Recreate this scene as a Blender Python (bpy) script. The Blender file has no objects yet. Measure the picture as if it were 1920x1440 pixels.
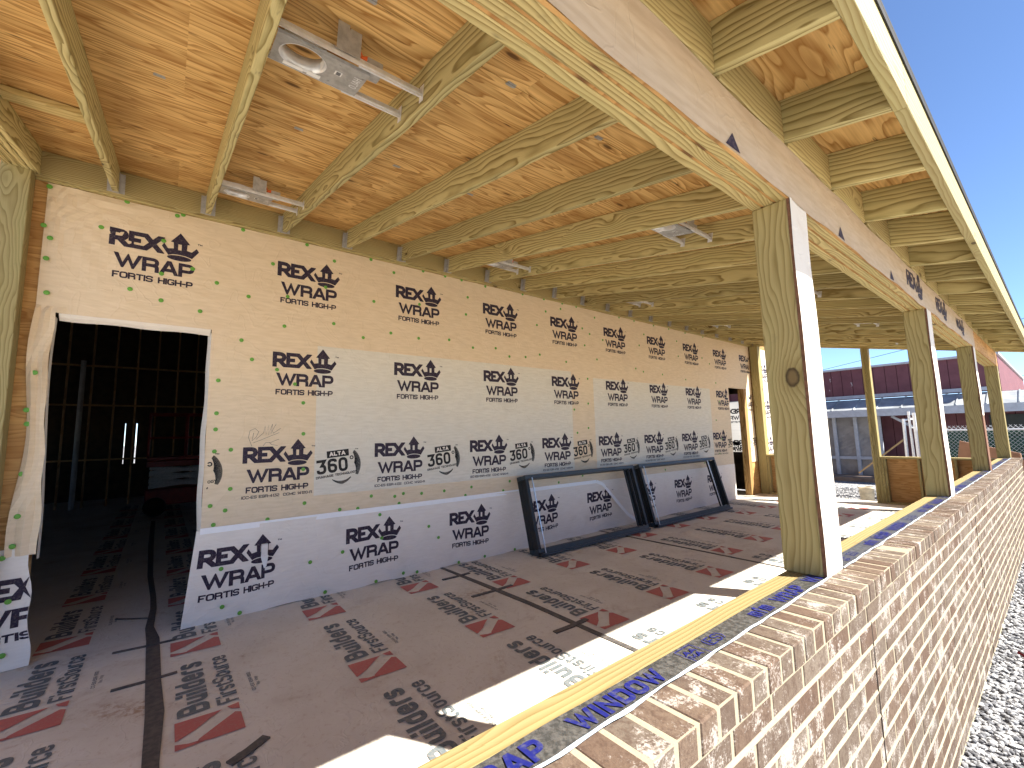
import bpy, bmesh, math, random
from math import radians, sin, cos, pi, sqrt, tan, atan2
from mathutils import Vector, Matrix, noise as mnoise
random.seed(7)
scene = bpy.context.scene
COL = scene.collection

# ------------------------------------------------------------------ camera, sky, sun, exposure
cam_d = bpy.data.cameras.new('camera'); cam = bpy.data.objects.new('camera', cam_d); COL.objects.link(cam)
yaw, pitch, roll = radians(-51.387), radians(6.585), radians(-1.337)
fwd = Vector((sin(yaw)*cos(pitch), cos(yaw)*cos(pitch), sin(pitch)))
rgt = Vector((cos(yaw), -sin(yaw), 0)); upv = rgt.cross(fwd)
r2 = cos(roll)*rgt + sin(roll)*upv; u2 = -sin(roll)*rgt + cos(roll)*upv
M = Matrix((r2, u2, -fwd)).transposed().to_4x4(); M.translation = Vector((4.6146, 0, 1.4946))
cam.matrix_world = M
cam_d.sensor_width = 36; cam_d.lens = 822.88/1920*36; cam_d.clip_start = .02; cam_d.clip_end = 2000
scene.camera = cam
SUN_DIR = Vector((cos(radians(32.5))*cos(radians(47.5)), sin(radians(32.5))*cos(radians(47.5)), sin(radians(47.5))))
world = bpy.data.worlds.new("World"); scene.world = world; world.use_nodes = True
wn = world.node_tree; wn.nodes.clear()
sky = wn.nodes.new('ShaderNodeTexSky'); sky.sky_type = 'NISHITA'; sky.sun_disc = False
sky.sun_elevation = radians(47.5); sky.sun_rotation = radians(57.5); sky.air_density = .55; sky.dust_density = .0; sky.ozone_density = 4.0; sky.altitude = 0
bg = wn.nodes.new('ShaderNodeBackground'); bg.inputs[1].default_value = .053
wo = wn.nodes.new('ShaderNodeOutputWorld')
wn.links.new(sky.outputs[0], bg.inputs[0]); wn.links.new(bg.outputs[0], wo.inputs[0])
sun_d = bpy.data.lights.new('sun', 'SUN'); sun_d.energy = 3.0; sun_d.angle = radians(.53); sun_d.color = (1, .95, .86)
sun = bpy.data.objects.new('sun', sun_d); COL.objects.link(sun); sun.location = (20, 12, 25)
sun.rotation_euler = SUN_DIR.to_track_quat('Z', 'Y').to_euler()
scene.view_settings.view_transform = 'Standard'; scene.view_settings.look = 'None'; scene.view_settings.gamma = 1
scene.view_settings.exposure = 2.5
scene.render.engine = 'CYCLES'
scene.cycles.max_bounces = 10; scene.cycles.diffuse_bounces = 6

# ------------------------------------------------------------------ mesh builder
class MB:
    def __init__(s): s.v = []; s.f = []; s.m = []; s.r = []; s.cur = 0.0
    def add(s, vs, fs, m=0):
        o = len(s.v); s.v += [tuple(p) for p in vs]
        for f in fs: s.f.append([i+o for i in f]); s.m.append(m); s.r.append(s.cur)
    def quad(s, a, b, c, d, m=0): s.add([a, b, c, d], [[0, 1, 2, 3]], m)
    def box(s, x0, x1, y0, y1, z0, z1, m=0):
        s.add([(x0,y0,z0),(x1,y0,z0),(x1,y1,z0),(x0,y1,z0),(x0,y0,z1),(x1,y0,z1),(x1,y1,z1),(x0,y1,z1)],
              [[0,3,2,1],[4,5,6,7],[0,1,5,4],[1,2,6,5],[2,3,7,6],[3,0,4,7]], m)
    def obox(s, c, ax, h, m=0):
        c = Vector(c); a = [Vector(x).normalized()*k for x, k in zip(ax, h)]
        P = [c+i*a[0]+j*a[1]+k*a[2] for k in (-1,1) for j in (-1,1) for i in (-1,1)]
        s.add(P, [[0,2,3,1],[4,5,7,6],[0,1,5,4],[1,3,7,5],[3,2,6,7],[2,0,4,6]], m)
    def bar(s, p0, p1, w, h, m=0, up=(0,0,1)):
        p0 = Vector(p0); p1 = Vector(p1); d = (p1-p0).normalized(); sd = d.cross(Vector(up))
        if sd.length < 1e-4: sd = d.cross(Vector((1,0,0)))
        sd.normalize(); u = sd.cross(d)
        s.obox((p0+p1)/2, (d, sd, u), ((p1-p0).length/2, w/2, h/2), m)
    def tube(s, pts, r, n=8, m=0, cap=True):
        pts = [Vector(p) for p in pts]; rings = []
        for i, p in enumerate(pts):
            d = (pts[min(i+1, len(pts)-1)]-pts[max(i-1, 0)]).normalized()
            a = d.cross(Vector((0,0,1)));
            if a.length < 1e-3: a = d.cross(Vector((1,0,0)))
            a.normalize(); b = a.cross(d); rr = r[i] if isinstance(r, (list, tuple)) else r
            rings.append([p+rr*(cos(2*pi*k/n)*a+sin(2*pi*k/n)*b) for k in range(n)])
        vs = [q for R in rings for q in R]; fs = []
        for i in range(len(pts)-1):
            for k in range(n): fs.append([i*n+k, i*n+(k+1)%n, (i+1)*n+(k+1)%n, (i+1)*n+k])
        if cap: fs.append(list(range(n))[::-1]); fs.append([(len(pts)-1)*n+k for k in range(n)])
        s.add(vs, fs, m)
    def lathe(s, c, prof, n=24, m=0):
        c = Vector(c); vs = []; fs = []
        for (r, z) in prof: vs += [c+Vector((r*cos(2*pi*k/n), r*sin(2*pi*k/n), z)) for k in range(n)]
        for i in range(len(prof)-1):
            for k in range(n): fs.append([i*n+k, i*n+(k+1)%n, (i+1)*n+(k+1)%n, (i+1)*n+k])
        s.add(vs, fs, m)
    def grid(s, us, vs_, fn, m=0):
        o = len(us); V = [fn(u, w) for w in vs_ for u in us]; F = []
        for j in range(len(vs_)-1):
            for i in range(o-1): F.append([j*o+i, j*o+i+1, (j+1)*o+i+1, (j+1)*o+i])
        s.add(V, F, m)
    def build(s, name, mats, parent=None, bevel=0, smooth=False):
        me = bpy.data.meshes.new(name); me.from_pydata(s.v, [], s.f)
        if not isinstance(mats, (list, tuple)): mats = [mats]
        for m in mats: me.materials.append(m)
        me.polygons.foreach_set('material_index', s.m)
        if any(s.r):
            a = me.attributes.new('rnd', 'FLOAT', 'FACE'); a.data.foreach_set('value', s.r)
        if smooth: me.polygons.foreach_set('use_smooth', [True]*len(me.polygons))
        me.update()
        o = bpy.data.objects.new(name, me); COL.objects.link(o)
        if parent: o.parent = parent
        if bevel:
            b = o.modifiers.new('bevel', 'BEVEL'); b.width = bevel; b.segments = 1; b.limit_method = 'ANGLE'
        return o
def empty(name, loc=(0,0,0), rot=(0,0,0)):
    o = bpy.data.objects.new(name, None); COL.objects.link(o); o.location = loc; o.rotation_euler = rot; o.empty_display_size = .1; return o
def tag(o, label, cat, group=None):
    o['label'] = label; o['category'] = cat
    if group: o['group'] = group
    return o
def struct(o): o['kind'] = 'structure'; return o
def one(name, mats, fn, parent=None, bevel=0, smooth=False):
    b = MB(); fn(b); return b.build(name, mats, parent, bevel, smooth)
def copy_part(o, parent, loc=None):
    c = o.copy(); COL.objects.link(c); c.parent = parent
    if loc is not None: c.location = loc
    return c
def fr(a, b, st):
    n = max(1, int(round((b-a)/st))); return [a+(b-a)*i/n for i in range(n+1)]

# ------------------------------------------------------------------ materials
class NT:
    def __init__(s, name, rough=.7, spec=.3):
        s.mat = bpy.data.materials.new(name); s.mat.use_nodes = True; s.t = s.mat.node_tree; s.t.nodes.clear()
        s.out = s.t.nodes.new('ShaderNodeOutputMaterial'); s.b = s.t.nodes.new('ShaderNodeBsdfPrincipled')
        s.b.inputs['Roughness'].default_value = rough; s.b.inputs['Specular IOR Level'].default_value = spec
        s.l(s.b.outputs[0], s.out.inputs[0])
    def l(s, a, b): s.t.links.new(a, b)
    def n(s, typ, **k):
        x = s.t.nodes.new(typ)
        for a, v in k.items(): setattr(x, a, v)
        return x
    def set(s, sock, v):
        if v is None: return
        if isinstance(v, bpy.types.NodeSocket): s.l(v, sock)
        else: sock.default_value = v
    def math(s, op, a, b=None, c=None, clamp=False):
        x = s.n('ShaderNodeMath', operation=op, use_clamp=clamp); s.set(x.inputs[0], a); s.set(x.inputs[1], b); s.set(x.inputs[2], c); return x.outputs[0]
    def vm(s, op, a, b=None):
        x = s.n('ShaderNodeVectorMath', operation=op); s.set(x.inputs[0], a); s.set(x.inputs[1], b); return x.outputs[1 if op in ('LENGTH','DOT_PRODUCT','DISTANCE') else 0]
    def xyz(s, x, y, z):
        c = s.n('ShaderNodeCombineXYZ'); s.set(c.inputs[0], x); s.set(c.inputs[1], y); s.set(c.inputs[2], z); return c.outputs[0]
    def sep(s, v): c = s.n('ShaderNodeSeparateXYZ'); s.l(v, c.inputs[0]); return c.outputs
    def obj(s): return s.n('ShaderNodeTexCoord').outputs['Object']
    def pos(s): return s.n('ShaderNodeNewGeometry').outputs['Position']
    def rand(s): return s.n('ShaderNodeObjectInfo').outputs['Random']
    def attr(s, name='rnd'): return s.n('ShaderNodeAttribute', attribute_name=name).outputs['Fac']
    def noise(s, v, scale, detail=2, rough=.5, dist=0):
        x = s.n('ShaderNodeTexNoise'); s.set(x.inputs['Vector'], v); x.inputs['Scale'].default_value = scale
        x.inputs['Detail'].default_value = detail; x.inputs['Roughness'].default_value = rough; x.inputs['Distortion'].default_value = dist; return x.outputs['Fac']
    def vor(s, v, scale, feature='F1'):
        x = s.n('ShaderNodeTexVoronoi', feature=feature); s.set(x.inputs['Vector'], v); x.inputs['Scale'].default_value = scale; return x.outputs
    def wnoise(s, v): x = s.n('ShaderNodeTexWhiteNoise', noise_dimensions='3D'); s.l(v, x.inputs['Vector']); return x.outputs
    def ramp(s, f, stops, interp='LINEAR'):
        x = s.n('ShaderNodeValToRGB'); x.color_ramp.interpolation = interp; e = x.color_ramp.elements
        while len(e) < len(stops): e.new(.5)
        for k, (p, c) in zip(e, stops):
            k.position = p; k.color = (*c, 1) if isinstance(c, tuple) else (c, c, c, 1)
        s.l(f, x.inputs[0]); return x.outputs[0]
    def mix(s, f, a, b, blend='MIX'):
        x = s.n('ShaderNodeMix', data_type='RGBA', blend_type=blend); s.set(x.inputs[0], f)
        s.set(x.inputs[6], (*a, 1) if isinstance(a, tuple) else a); s.set(x.inputs[7], (*b, 1) if isinstance(b, tuple) else b); return x.outputs[2]
    def smooth(s, v, a, b): 
        x = s.n('ShaderNodeMapRange', interpolation_type='SMOOTHSTEP'); s.set(x.inputs[0], v); x.inputs[1].default_value = a; x.inputs[2].default_value = b; return x.outputs[0]
    def bump(s, h, strength=.3, dist=.002, norm=None):
        x = s.n('ShaderNodeBump'); x.inputs['Strength'].default_value = strength; x.inputs['Distance'].default_value = dist; s.l(h, x.inputs['Height'])
        if norm: s.l(norm, x.inputs['Normal'])
        return x.outputs[0]
    def color(s, c): s.set(s.b.inputs['Base Color'], (*c, 1) if isinstance(c, tuple) else c)
    def normal(s, n): s.l(n, s.b.inputs['Normal'])

def mat_wood(name, axis, light, dark, tint=(.34,.33,.14), freq=44, tinta=.3, off=(.03,.07), knot=None, amp=.17):
    t = NT(name, .68, .25); o = t.obj(); X = t.sep(o); r = t.rand()
    L, A, B = {'x': (0,1,2), 'y': (1,0,2), 'z': (2,0,1)}[axis]; L, A, B = X[L], X[A], X[B]
    Lo = t.math('MULTIPLY_ADD', r, 37.3, L); Ao = t.math('ADD', A, t.math('MULTIPLY_ADD', t.math('FRACT', t.math('MULTIPLY', r, 17.7)), .07, off[0]))
    Bo = t.math('ADD', B, t.math('MULTIPLY_ADD', t.math('FRACT', t.math('MULTIPLY', r, 91.3)), .16, off[1]-.12))
    # knots
    kv = t.xyz(t.math('MULTIPLY', Lo, 1.9), t.math('MULTIPLY', Ao, 5), t.math('MULTIPLY', Bo, 5)); k = t.vor(kv, 1.0)
    kon = t.math('GREATER_THAN', t.sep(k['Color'])[0], .45)
    kd = t.math('ADD', k['Distance'], t.math('MULTIPLY', t.math('SUBTRACT', 1, kon), 9))
    if knot:
        da = t.math('DIVIDE', t.math('SUBTRACT', A, knot[0]), knot[2]*2.2); dl = t.math('DIVIDE', t.math('SUBTRACT', L, knot[1]), knot[3]*2.2)
        wob = t.math('MULTIPLY', t.math('SUBTRACT', t.noise(o, 40, 3), .5), .12)
        k2 = t.math('ADD', t.math('MULTIPLY', t.math('SQRT', t.math('ADD', t.math('MULTIPLY', da, da), t.math('MULTIPLY', dl, dl))), .145), t.math('MULTIPLY', wob, .3))
        kd = t.math('MINIMUM', kd, k2)
    nv = t.xyz(t.math('MULTIPLY', Lo, .8), t.math('MULTIPLY', Ao, 3.2), t.math('MULTIPLY', Bo, 3.2))
    n1 = t.math('SUBTRACT', t.noise(nv, 1.5, 3, .5), .5)
    kpush = t.math('POWER', 2.718, t.math('MULTIPLY', t.math('MULTIPLY', kd, kd), -20))
    rad = t.math('SQRT', t.math('ADD', t.math('MULTIPLY', Ao, Ao), t.math('MULTIPLY', Bo, Bo)))
    rad = t.math('MULTIPLY_ADD', n1, amp, rad); rad = t.math('MULTIPLY_ADD', kpush, .06, rad)
    f = t.math('FRACT', t.math('MULTIPLY', rad, freq))
    ring = t.ramp(f, [(0, 0.0), (.35, .10), (.72, .62), (.86, 1.0), (.93, .9), (1, 0.0)])
    fine = t.noise(t.xyz(t.math('MULTIPLY', Lo, 6), t.math('MULTIPLY', Ao, 260), t.math('MULTIPLY', Bo, 260)), 1, 2)
    fac = t.math('MULTIPLY_ADD', t.math('SUBTRACT', fine, .5), .45, t.math('MULTIPLY', ring, .92), clamp=True)
    c = t.mix(fac, light, dark)
    tn = t.smooth(t.noise(t.xyz(t.math('MULTIPLY', Lo, .8), t.math('MULTIPLY', Ao, 6), t.math('MULTIPLY', Bo, 6)), 1.3, 3), .45, .75)
    c = t.mix(t.math('MULTIPLY', tn, tinta), c, tint)
    v = t.math('MULTIPLY_ADD', t.math('FRACT', t.math('MULTIPLY', r, 53.1)), .3, .84)
    c = t.mix(1, c, t.xyz(v, v, v), 'MULTIPLY')
    rim = t.math('SUBTRACT', 1, t.smooth(kd, .09, .2)); c = t.mix(t.math('MULTIPLY', rim, .4), c, dark)
    core = t.math('SUBTRACT', 1, t.smooth(kd, .07, .09)); c = t.mix(t.math('MULTIPLY', core, .9), c, (.045,.028,.014))
    heart = t.math('SUBTRACT', 1, t.smooth(kd, .035, .07)); c = t.mix(t.math('MULTIPLY', heart, .75), c, (.20,.14,.06))
    dirt = t.smooth(t.noise(o, 9, 4, .65), .6, .8); c = t.mix(t.math('MULTIPLY', dirt, .25), c, (.12,.10,.06))
    son = t.math('GREATER_THAN', t.math('FRACT', t.math('MULTIPLY', r, 7.31)), .6)
    sm = t.smooth(t.noise(t.xyz(t.math('MULTIPLY', Lo, 2.5), t.math('MULTIPLY', Ao, 9), t.math('MULTIPLY', Bo, 16)), 1.4, 4, .7), .60, .72)
    c = t.mix(t.math('MULTIPLY', t.math('MULTIPLY', sm, son), .6), c, (.07,.055,.035))
    t.color(c); t.normal(t.bump(t.math('ADD', fac, t.math('MULTIPLY', core, -1)), .35, .0012)); return t.mat

WL, WD = (.50,.395,.175), (.27,.185,.055)
JOIST = mat_wood('joist_pine', 'x', (.56,.485,.235), (.205,.15,.045))
POSTW = mat_wood('post_pine', 'z', (.345,.285,.13), (.21,.16,.058), off=(.10,.27), freq=58)
POSTK = mat_wood('post_pine_knotted', 'z', (.345,.285,.13), (.21,.16,.058), off=(.10,.27), freq=58, knot=(.100, .79, .022, .034))
BEAMW = mat_wood('beam_pine', 'y', (.49,.40,.185), (.24,.17,.058), off=(.05,.30), freq=75, amp=.09)
FASCIA = mat_wood('fascia_pine', 'y', (.36,.31,.155), (.24,.18,.07), off=(.05,.30), freq=70, amp=.09)
SILLW = mat_wood('sill_pine', 'y', (.285,.225,.102), (.185,.13,.046), tint=(.42,.30,.12), off=(.04,.3), freq=70, amp=.045)
STUDW = mat_wood('stud_pine', 'z', (.62,.40,.20), (.40,.23,.09), tint=(.36,.22,.1))

def mat_ply(name, plane, base, mid, dark, patchy=1.0):
    """rotary-cut plywood, grain along y; plane 'xy' or 'yz' or 'xz' picks the cross axis; sheets get their own figure"""
    t = NT(name, .7, .2); o = t.obj(); X = t.sep(o)
    if plane == 'xy': L, A = X[1], X[0]
    elif plane == 'yz': L, A = X[1], X[2]
    elif plane == 'zy': L, A = X[2], X[1]
    else: L, A = X[0], X[2]
    ia = t.math('FLOOR', t.math('DIVIDE', t.math('ADD', A, .50), 1.22)); il = t.math('FLOOR', t.math('ADD', t.math('DIVIDE', L, 2.44), t.math('MULTIPLY', ia, .5)))
    w = t.sep(t.wnoise(t.xyz(ia, il, 3))['Color'])
    Lo = t.math('MULTIPLY_ADD', w[0], 31, L); Ao = t.math('MULTIPLY_ADD', w[1], 23, A)
    n = t.noise(t.xyz(t.math('MULTIPLY', Lo, .38), t.math('MULTIPLY', Ao, 2.6), w[2]), 1.25, 3, .55, .12)
    k = t.vor(t.xyz(t.math('MULTIPLY', Lo, 2.2), t.math('MULTIPLY', Ao, 6.5), 0), 1.0)
    kon = t.math('GREATER_THAN', t.sep(k['Color'])[1], .2)
    kd = t.math('ADD', k['Distance'], t.math('MULTIPLY', t.math('SUBTRACT', 1, kon), 9))
    kp = t.math('POWER', 2.718, t.math('MULTIPLY', t.math('MULTIPLY', kd, kd), -18))
    n = t.math('MULTIPLY_ADD', kp, .06, n)
    f = t.math('FRACT', t.math('MULTIPLY', n, 21))
    line = t.ramp(f, [(0, .0), (.35, .1), (.78, .75), (.9, 1.0), (1, 0.0)])
    st = t.noise(t.xyz(t.math('MULTIPLY', Lo, .8), t.math('MULTIPLY', Ao, 62), 0), 1, 4, .65)
    broad = t.noise(t.xyz(t.math('MULTIPLY', Lo, .6), t.math('MULTIPLY', Ao, 4), 1), 1.5, 3)
    fac = t.math('ADD', t.math('MULTIPLY', line, .80), t.math('MULTIPLY_ADD', st, 1.5, -.66), clamp=True)
    c = t.mix(fac, base, mid); c = t.mix(t.math('MULTIPLY', t.smooth(broad, .42, .72), .6*patchy), c, mid)
    sv = t.math('MULTIPLY_ADD', w[2], .3, .85); c = t.mix(1, c, t.xyz(sv, sv, sv), 'MULTIPLY')
    dk = t.smooth(t.noise(t.xyz(t.math('MULTIPLY', Lo, 3.6), t.math('MULTIPLY', Ao, 34), 4), 1, 3, .6), .63, .73)
    c = t.mix(t.math('MULTIPLY', dk, .85*patchy), c, dark)
    core = t.math('SUBTRACT', 1, t.smooth(kd, .05, .11)); rim = t.math('SUBTRACT', 1, t.smooth(kd, .10, .20))
    c = t.mix(t.math('MULTIPLY', rim, .45), c, mid); c = t.mix(t.math('MULTIPLY', core, .8), c, dark)
    t.color(c); t.normal(t.bump(fac, .25, .0008)); return t.mat
DECK = mat_ply('deck_plywood', 'xy', (.80,.53,.215), (.36,.17,.042), (.075,.032,.013))
SHEATH = mat_ply('sheathing_plywood', 'yz', (.60,.36,.14), (.36,.18,.06), (.12,.06,.03))
KNEEPLY = mat_ply('knee_plywood', 'xz', (.52,.30,.12), (.32,.16,.05), (.10,.05,.025))

def wrap_bump(t, o, s=1.0):
    X = t.sep(o)
    weave = t.noise(t.xyz(t.math('MULTIPLY', X[0], 260), t.math('MULTIPLY', X[1], 160), t.math('MULTIPLY', X[2], 420)), 1, 2)
    fold = t.noise(t.xyz(0, t.math('ADD', t.math('MULTIPLY', X[1], 1.1), t.math('MULTIPLY', X[2], 1.6)), t.math('MULTIPLY', X[2], 4.5)), 1.1, 3, .5, .9)
    crease = t.math('ABSOLUTE', t.math('SUBTRACT', t.noise(o, 3.2, 2, .5, 1.2), .5))
    crease = t.math('MULTIPLY', t.math('SUBTRACT', 1, t.smooth(crease, 0, .03)), .10)
    b1 = t.bump(t.math('ADD', fold, crease), .42*s, .03)
    return t.bump(weave, .22, .0009, b1)
def mat_wrap(name, c0, c1, trans=0):
    t = NT(name, .6, .2); o = t.obj(); X = t.sep(o)
    m = t.noise(t.xyz(X[0], t.math('MULTIPLY', X[1], 6), t.math('MULTIPLY', X[2], 40)), 1.2, 3)
    c = t.mix(t.smooth(m, .3, .7), c0, c1)
    soil = t.smooth(t.noise(o, 2.3, 4, .6), .55, .8); c = t.mix(t.math('MULTIPLY', soil, .18), c, (.42,.36,.29))
    t.color(c); t.normal(wrap_bump(t, o))
    if trans:
        tr = t.n('ShaderNodeBsdfTranslucent'); t.l(c, tr.inputs[0]); mx = t.n('ShaderNodeMixShader'); mx.inputs[0].default_value = trans
        t.l(t.b.outputs[0], mx.inputs[1]); t.l(tr.outputs[0], mx.inputs[2]); t.l(mx.outputs[0], t.out.inputs[0])
    return t.mat
WRAP = mat_wrap('house_wrap_backed', (.78,.635,.455), (.72,.58,.40))
WRAPG = mat_wrap('house_wrap_open', (.74,.695,.60), (.68,.635,.54))
WRAPW = mat_wrap('house_wrap_white', (.86,.80,.715), (.82,.755,.67))
WRAPT = mat_wrap('house_wrap_backlit', (.78,.75,.70), (.72,.69,.64), .5)
def mat_specked():
    t = NT('wrap_specked', .6, .2); o = t.obj(); v = t.vor(o, 34); on = t.math('GREATER_THAN', t.sep(v['Color'])[0], .72)
    sp = t.math('MULTIPLY', t.math('SUBTRACT', 1, t.smooth(v['Distance'], .08, .16)), on)
    soil = t.smooth(t.noise(o, 6, 5, .7), .5, .75); c = t.mix(t.math('MULTIPLY', soil, .35), (.70,.635,.545), (.50,.38,.28)); c = t.mix(t.math('MULTIPLY', sp, .8), c, (.16,.10,.07))
    t.color(c); t.normal(wrap_bump(t, o)); return t.mat
WRAPS = mat_specked()
def mat_ink(name, c, wrapb=True, fade=.15, under=(.5,.42,.34)):
    t = NT(name, .6, .2); o = t.obj()
    n = t.smooth(t.noise(o, 70, 3, .6), .45, .75); cc = t.mix(t.math('MULTIPLY', n, fade), c, under)
    t.color(cc)
    if wrapb: t.normal(wrap_bump(t, o))
    return t.mat
INK = mat_ink('navy_print', (.030,.021,.042)); INKB = mat_ink('black_print', (.018,.017,.018)); INKF = mat_ink('pen_scribble', (.12,.11,.12))
def mat_simple(name, c, rough=.6, metal=0, var=.15, scale=8, spec=.3, bump=0, c2=None):
    t = NT(name, rough, spec); o = t.obj(); t.b.inputs['Metallic'].default_value = metal
    n = t.noise(o, scale, 4, .6); k = tuple(x*(1-var) for x in c) if c2 is None else c2
    t.color(t.mix(t.smooth(n, .35, .7), c, k))
    if bump: t.normal(t.bump(t.noise(o, scale*6, 3), bump, .002))
    return t.mat
NAIL = mat_simple('green_plastic_cap', (.15,.40,.06), .45)
TAPE = mat_simple('white_seam_tape', (.95,.95,.95), .35, 0, .03, 20, .4)
BTAPE = mat_simple('black_floor_tape', (.075,.07,.068), .55, 0, .3, 30, .3, .2, (.14,.12,.105))
GALV = mat_simple('galvanized_steel', (.80,.81,.82), .3, .3, .15, 25)
GALVD = mat_simple('galvanized_dull', (.47,.465,.45), .45, .4, .25, 30)
PAPERW = mat_simple('white_label', (.8,.8,.78), .5, 0, .05)
TINY = mat_simple('label_print', (.08,.08,.09), .5, 0, .05)
ORANGE = mat_simple('orange_wire_nut', (.85,.16,.03), .4)
FRAMEM = mat_simple('slate_aluminium', (.036,.05,.06), .42, .0, .2, 12, .5)
FRAMEK = mat_simple('black_aluminium', (.007,.008,.009), .45, 0, .2, 12, .45)
SILVER = mat_simple('bright_aluminium', (.75,.75,.74), .3, .9, .1, 20)
ROOFB = mat_simple('black_underlayment', (.03,.03,.032), .8, 0, .3, 30)
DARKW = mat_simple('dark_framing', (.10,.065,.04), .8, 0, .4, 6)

def mat_floor():
    t = NT('builder_paper', .72, .18); o = t.obj(); X = t.sep(o)
    m = t.noise(o, 1.3, 5, .6); c = t.mix(t.smooth(m, .35, .7), (.71,.675,.595), (.63,.585,.505))
    d = t.smooth(t.noise(t.xyz(t.math('MULTIPLY', X[0], 1.6), X[1], X[2]), 2.1, 6, .68, .5), .52, .78); c = t.mix(t.math('MULTIPLY', d, .55), c, (.47,.375,.29))
    rust = t.smooth(t.noise(o, 1.35, 4, .65, .6), .58, .74); rn = t.smooth(t.noise(o, 26, 4, .7), .4, .6)
    c = t.mix(t.math('MULTIPLY', t.math('MULTIPLY', rust, rn), .75), c, (.33,.18,.085))
    sp = t.vor(o, 24)['Distance']; s2 = t.math('MULTIPLY', t.math('SUBTRACT', 1, t.smooth(sp, .05, .12)), t.smooth(t.noise(o, 5, 2), .55, .65)); c = t.mix(t.math('MULTIPLY', s2, .5), c, (.16,.11,.08))
    fs = t.smooth(t.noise(o, 24, 5, .75), .52, .72); c = t.mix(t.math('MULTIPLY', fs, .38), c, (.40,.27,.17))
    t.color(c)
    w = t.noise(t.xyz(t.math('MULTIPLY', X[0], 2), t.math('MULTIPLY', X[1], 3), 0), 1.6, 4, .55, .8)
    cr = t.math('SUBTRACT', 1, t.smooth(t.math('ABSOLUTE', t.math('SUBTRACT', t.noise(o, 4.5, 3, .5, 1), .5)), 0, .03))
    t.normal(t.bump(t.math('MULTIPLY_ADD', cr, .3, w), .35, .012)); return t.mat
FLOORM = mat_floor()
RED = mat_ink('red_print', (.50,.15,.13), False, .4, (.42,.3,.25)); TEAL = mat_ink('teal_print', (.135,.16,.17), False, .5, (.36,.29,.25))

def mat_brick():
    t = NT('washed_brick', .85, .15); o = t.obj(); r = t.attr(); X = t.sep(o)
    base = t.ramp(r, [(0, (.105,.066,.046)), (.3, (.14,.098,.07)), (.6, (.125,.097,.074)), (.85, (.165,.13,.10)), (1, (.10,.07,.052))])
    ro = t.xyz(t.math('MULTIPLY_ADD', r, 13, X[0]), t.math('MULTIPLY_ADD', r, 29, X[1]), X[2])
    n = t.noise(ro, 55, 5, .7); c = t.mix(t.math('MULTIPLY', t.smooth(n, .42, .68), .7), base, (.07,.042,.03))
    big = t.noise(ro, 10, 3, .6, .5); sm = t.noise(ro, 150, 4, .75)
    wh = t.smooth(t.math('MULTIPLY_ADD', sm, .72, t.math('MULTIPLY', big, .9)), .845, 1.0); c = t.mix(t.math('MULTIPLY', wh, .8), c, (.44,.395,.35))
    t.color(c); t.normal(t.bump(t.math('ADD', n, t.math('MULTIPLY', sm, .6)), .55, .004)); return t.mat
BRICK = mat_brick()
MORTAR = mat_simple('cream_mortar', (.345,.295,.21), .9, 0, .12, 60, .1, .5)
def mat_gravel(stone=False):
    t = NT('gravel_stone' if stone else 'gravel_bed', .85, .2); o = t.obj()
    if stone:
        r = t.attr(); c = t.ramp(r, [(0, (.06,.06,.063)), (.3, (.16,.16,.167)), (.6, (.32,.32,.32)), (1, (.62,.61,.595))])
        c = t.mix(t.math('MULTIPLY', t.noise(o, 90, 3), .3), c, (.2,.2,.21)); t.color(c)
    else:
        v = t.vor(o, 42); w = t.sep(v['Color'])[0]
        c = t.ramp(w, [(0, (.10,.10,.11)), (.35, (.24,.24,.25)), (.7, (.44,.44,.44)), (1, (.70,.69,.67))])
        c = t.mix(t.smooth(v['Distance'], .45, .85), c, (.10,.10,.105)); X = t.sep(o)
        far = t.smooth(t.noise(o, .5, 3), .3, .7); bounce_sand = t.mix(far, (.74,.67,.56), (.64,.57,.46))  # pale unseen ground past the gravel, added to bounce warm light into the porch
        side = t.smooth(t.math('ADD', X[0], t.math('MULTIPLY', t.noise(o, 1.2, 3), 1.2)), 6.6, 7.2)
        c = t.mix(side, c, bounce_sand); t.color(c)
        t.normal(t.bump(t.math('SUBTRACT', 1, v['Distance']), .9, .02))
    return t.mat
GRAVEL, STONE = mat_gravel(), mat_gravel(True)
def mat_flash():
    t = NT('foil_flashing', .33, .5); o = t.obj(); t.b.inputs['Metallic'].default_value = .55
    n = t.noise(o, 75, 4, .7); c = t.mix(t.smooth(n, .4, .65), (.085,.085,.082), (.20,.195,.185)); t.color(c)
    t.normal(t.bump(t.noise(o, 22, 3, .6, 1), .5, .004)); return t.mat
FLASH = mat_flash(); BLUE = mat_ink('blue_print', (.009,.012,.12), False, .6, (.09,.09,.11))

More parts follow.
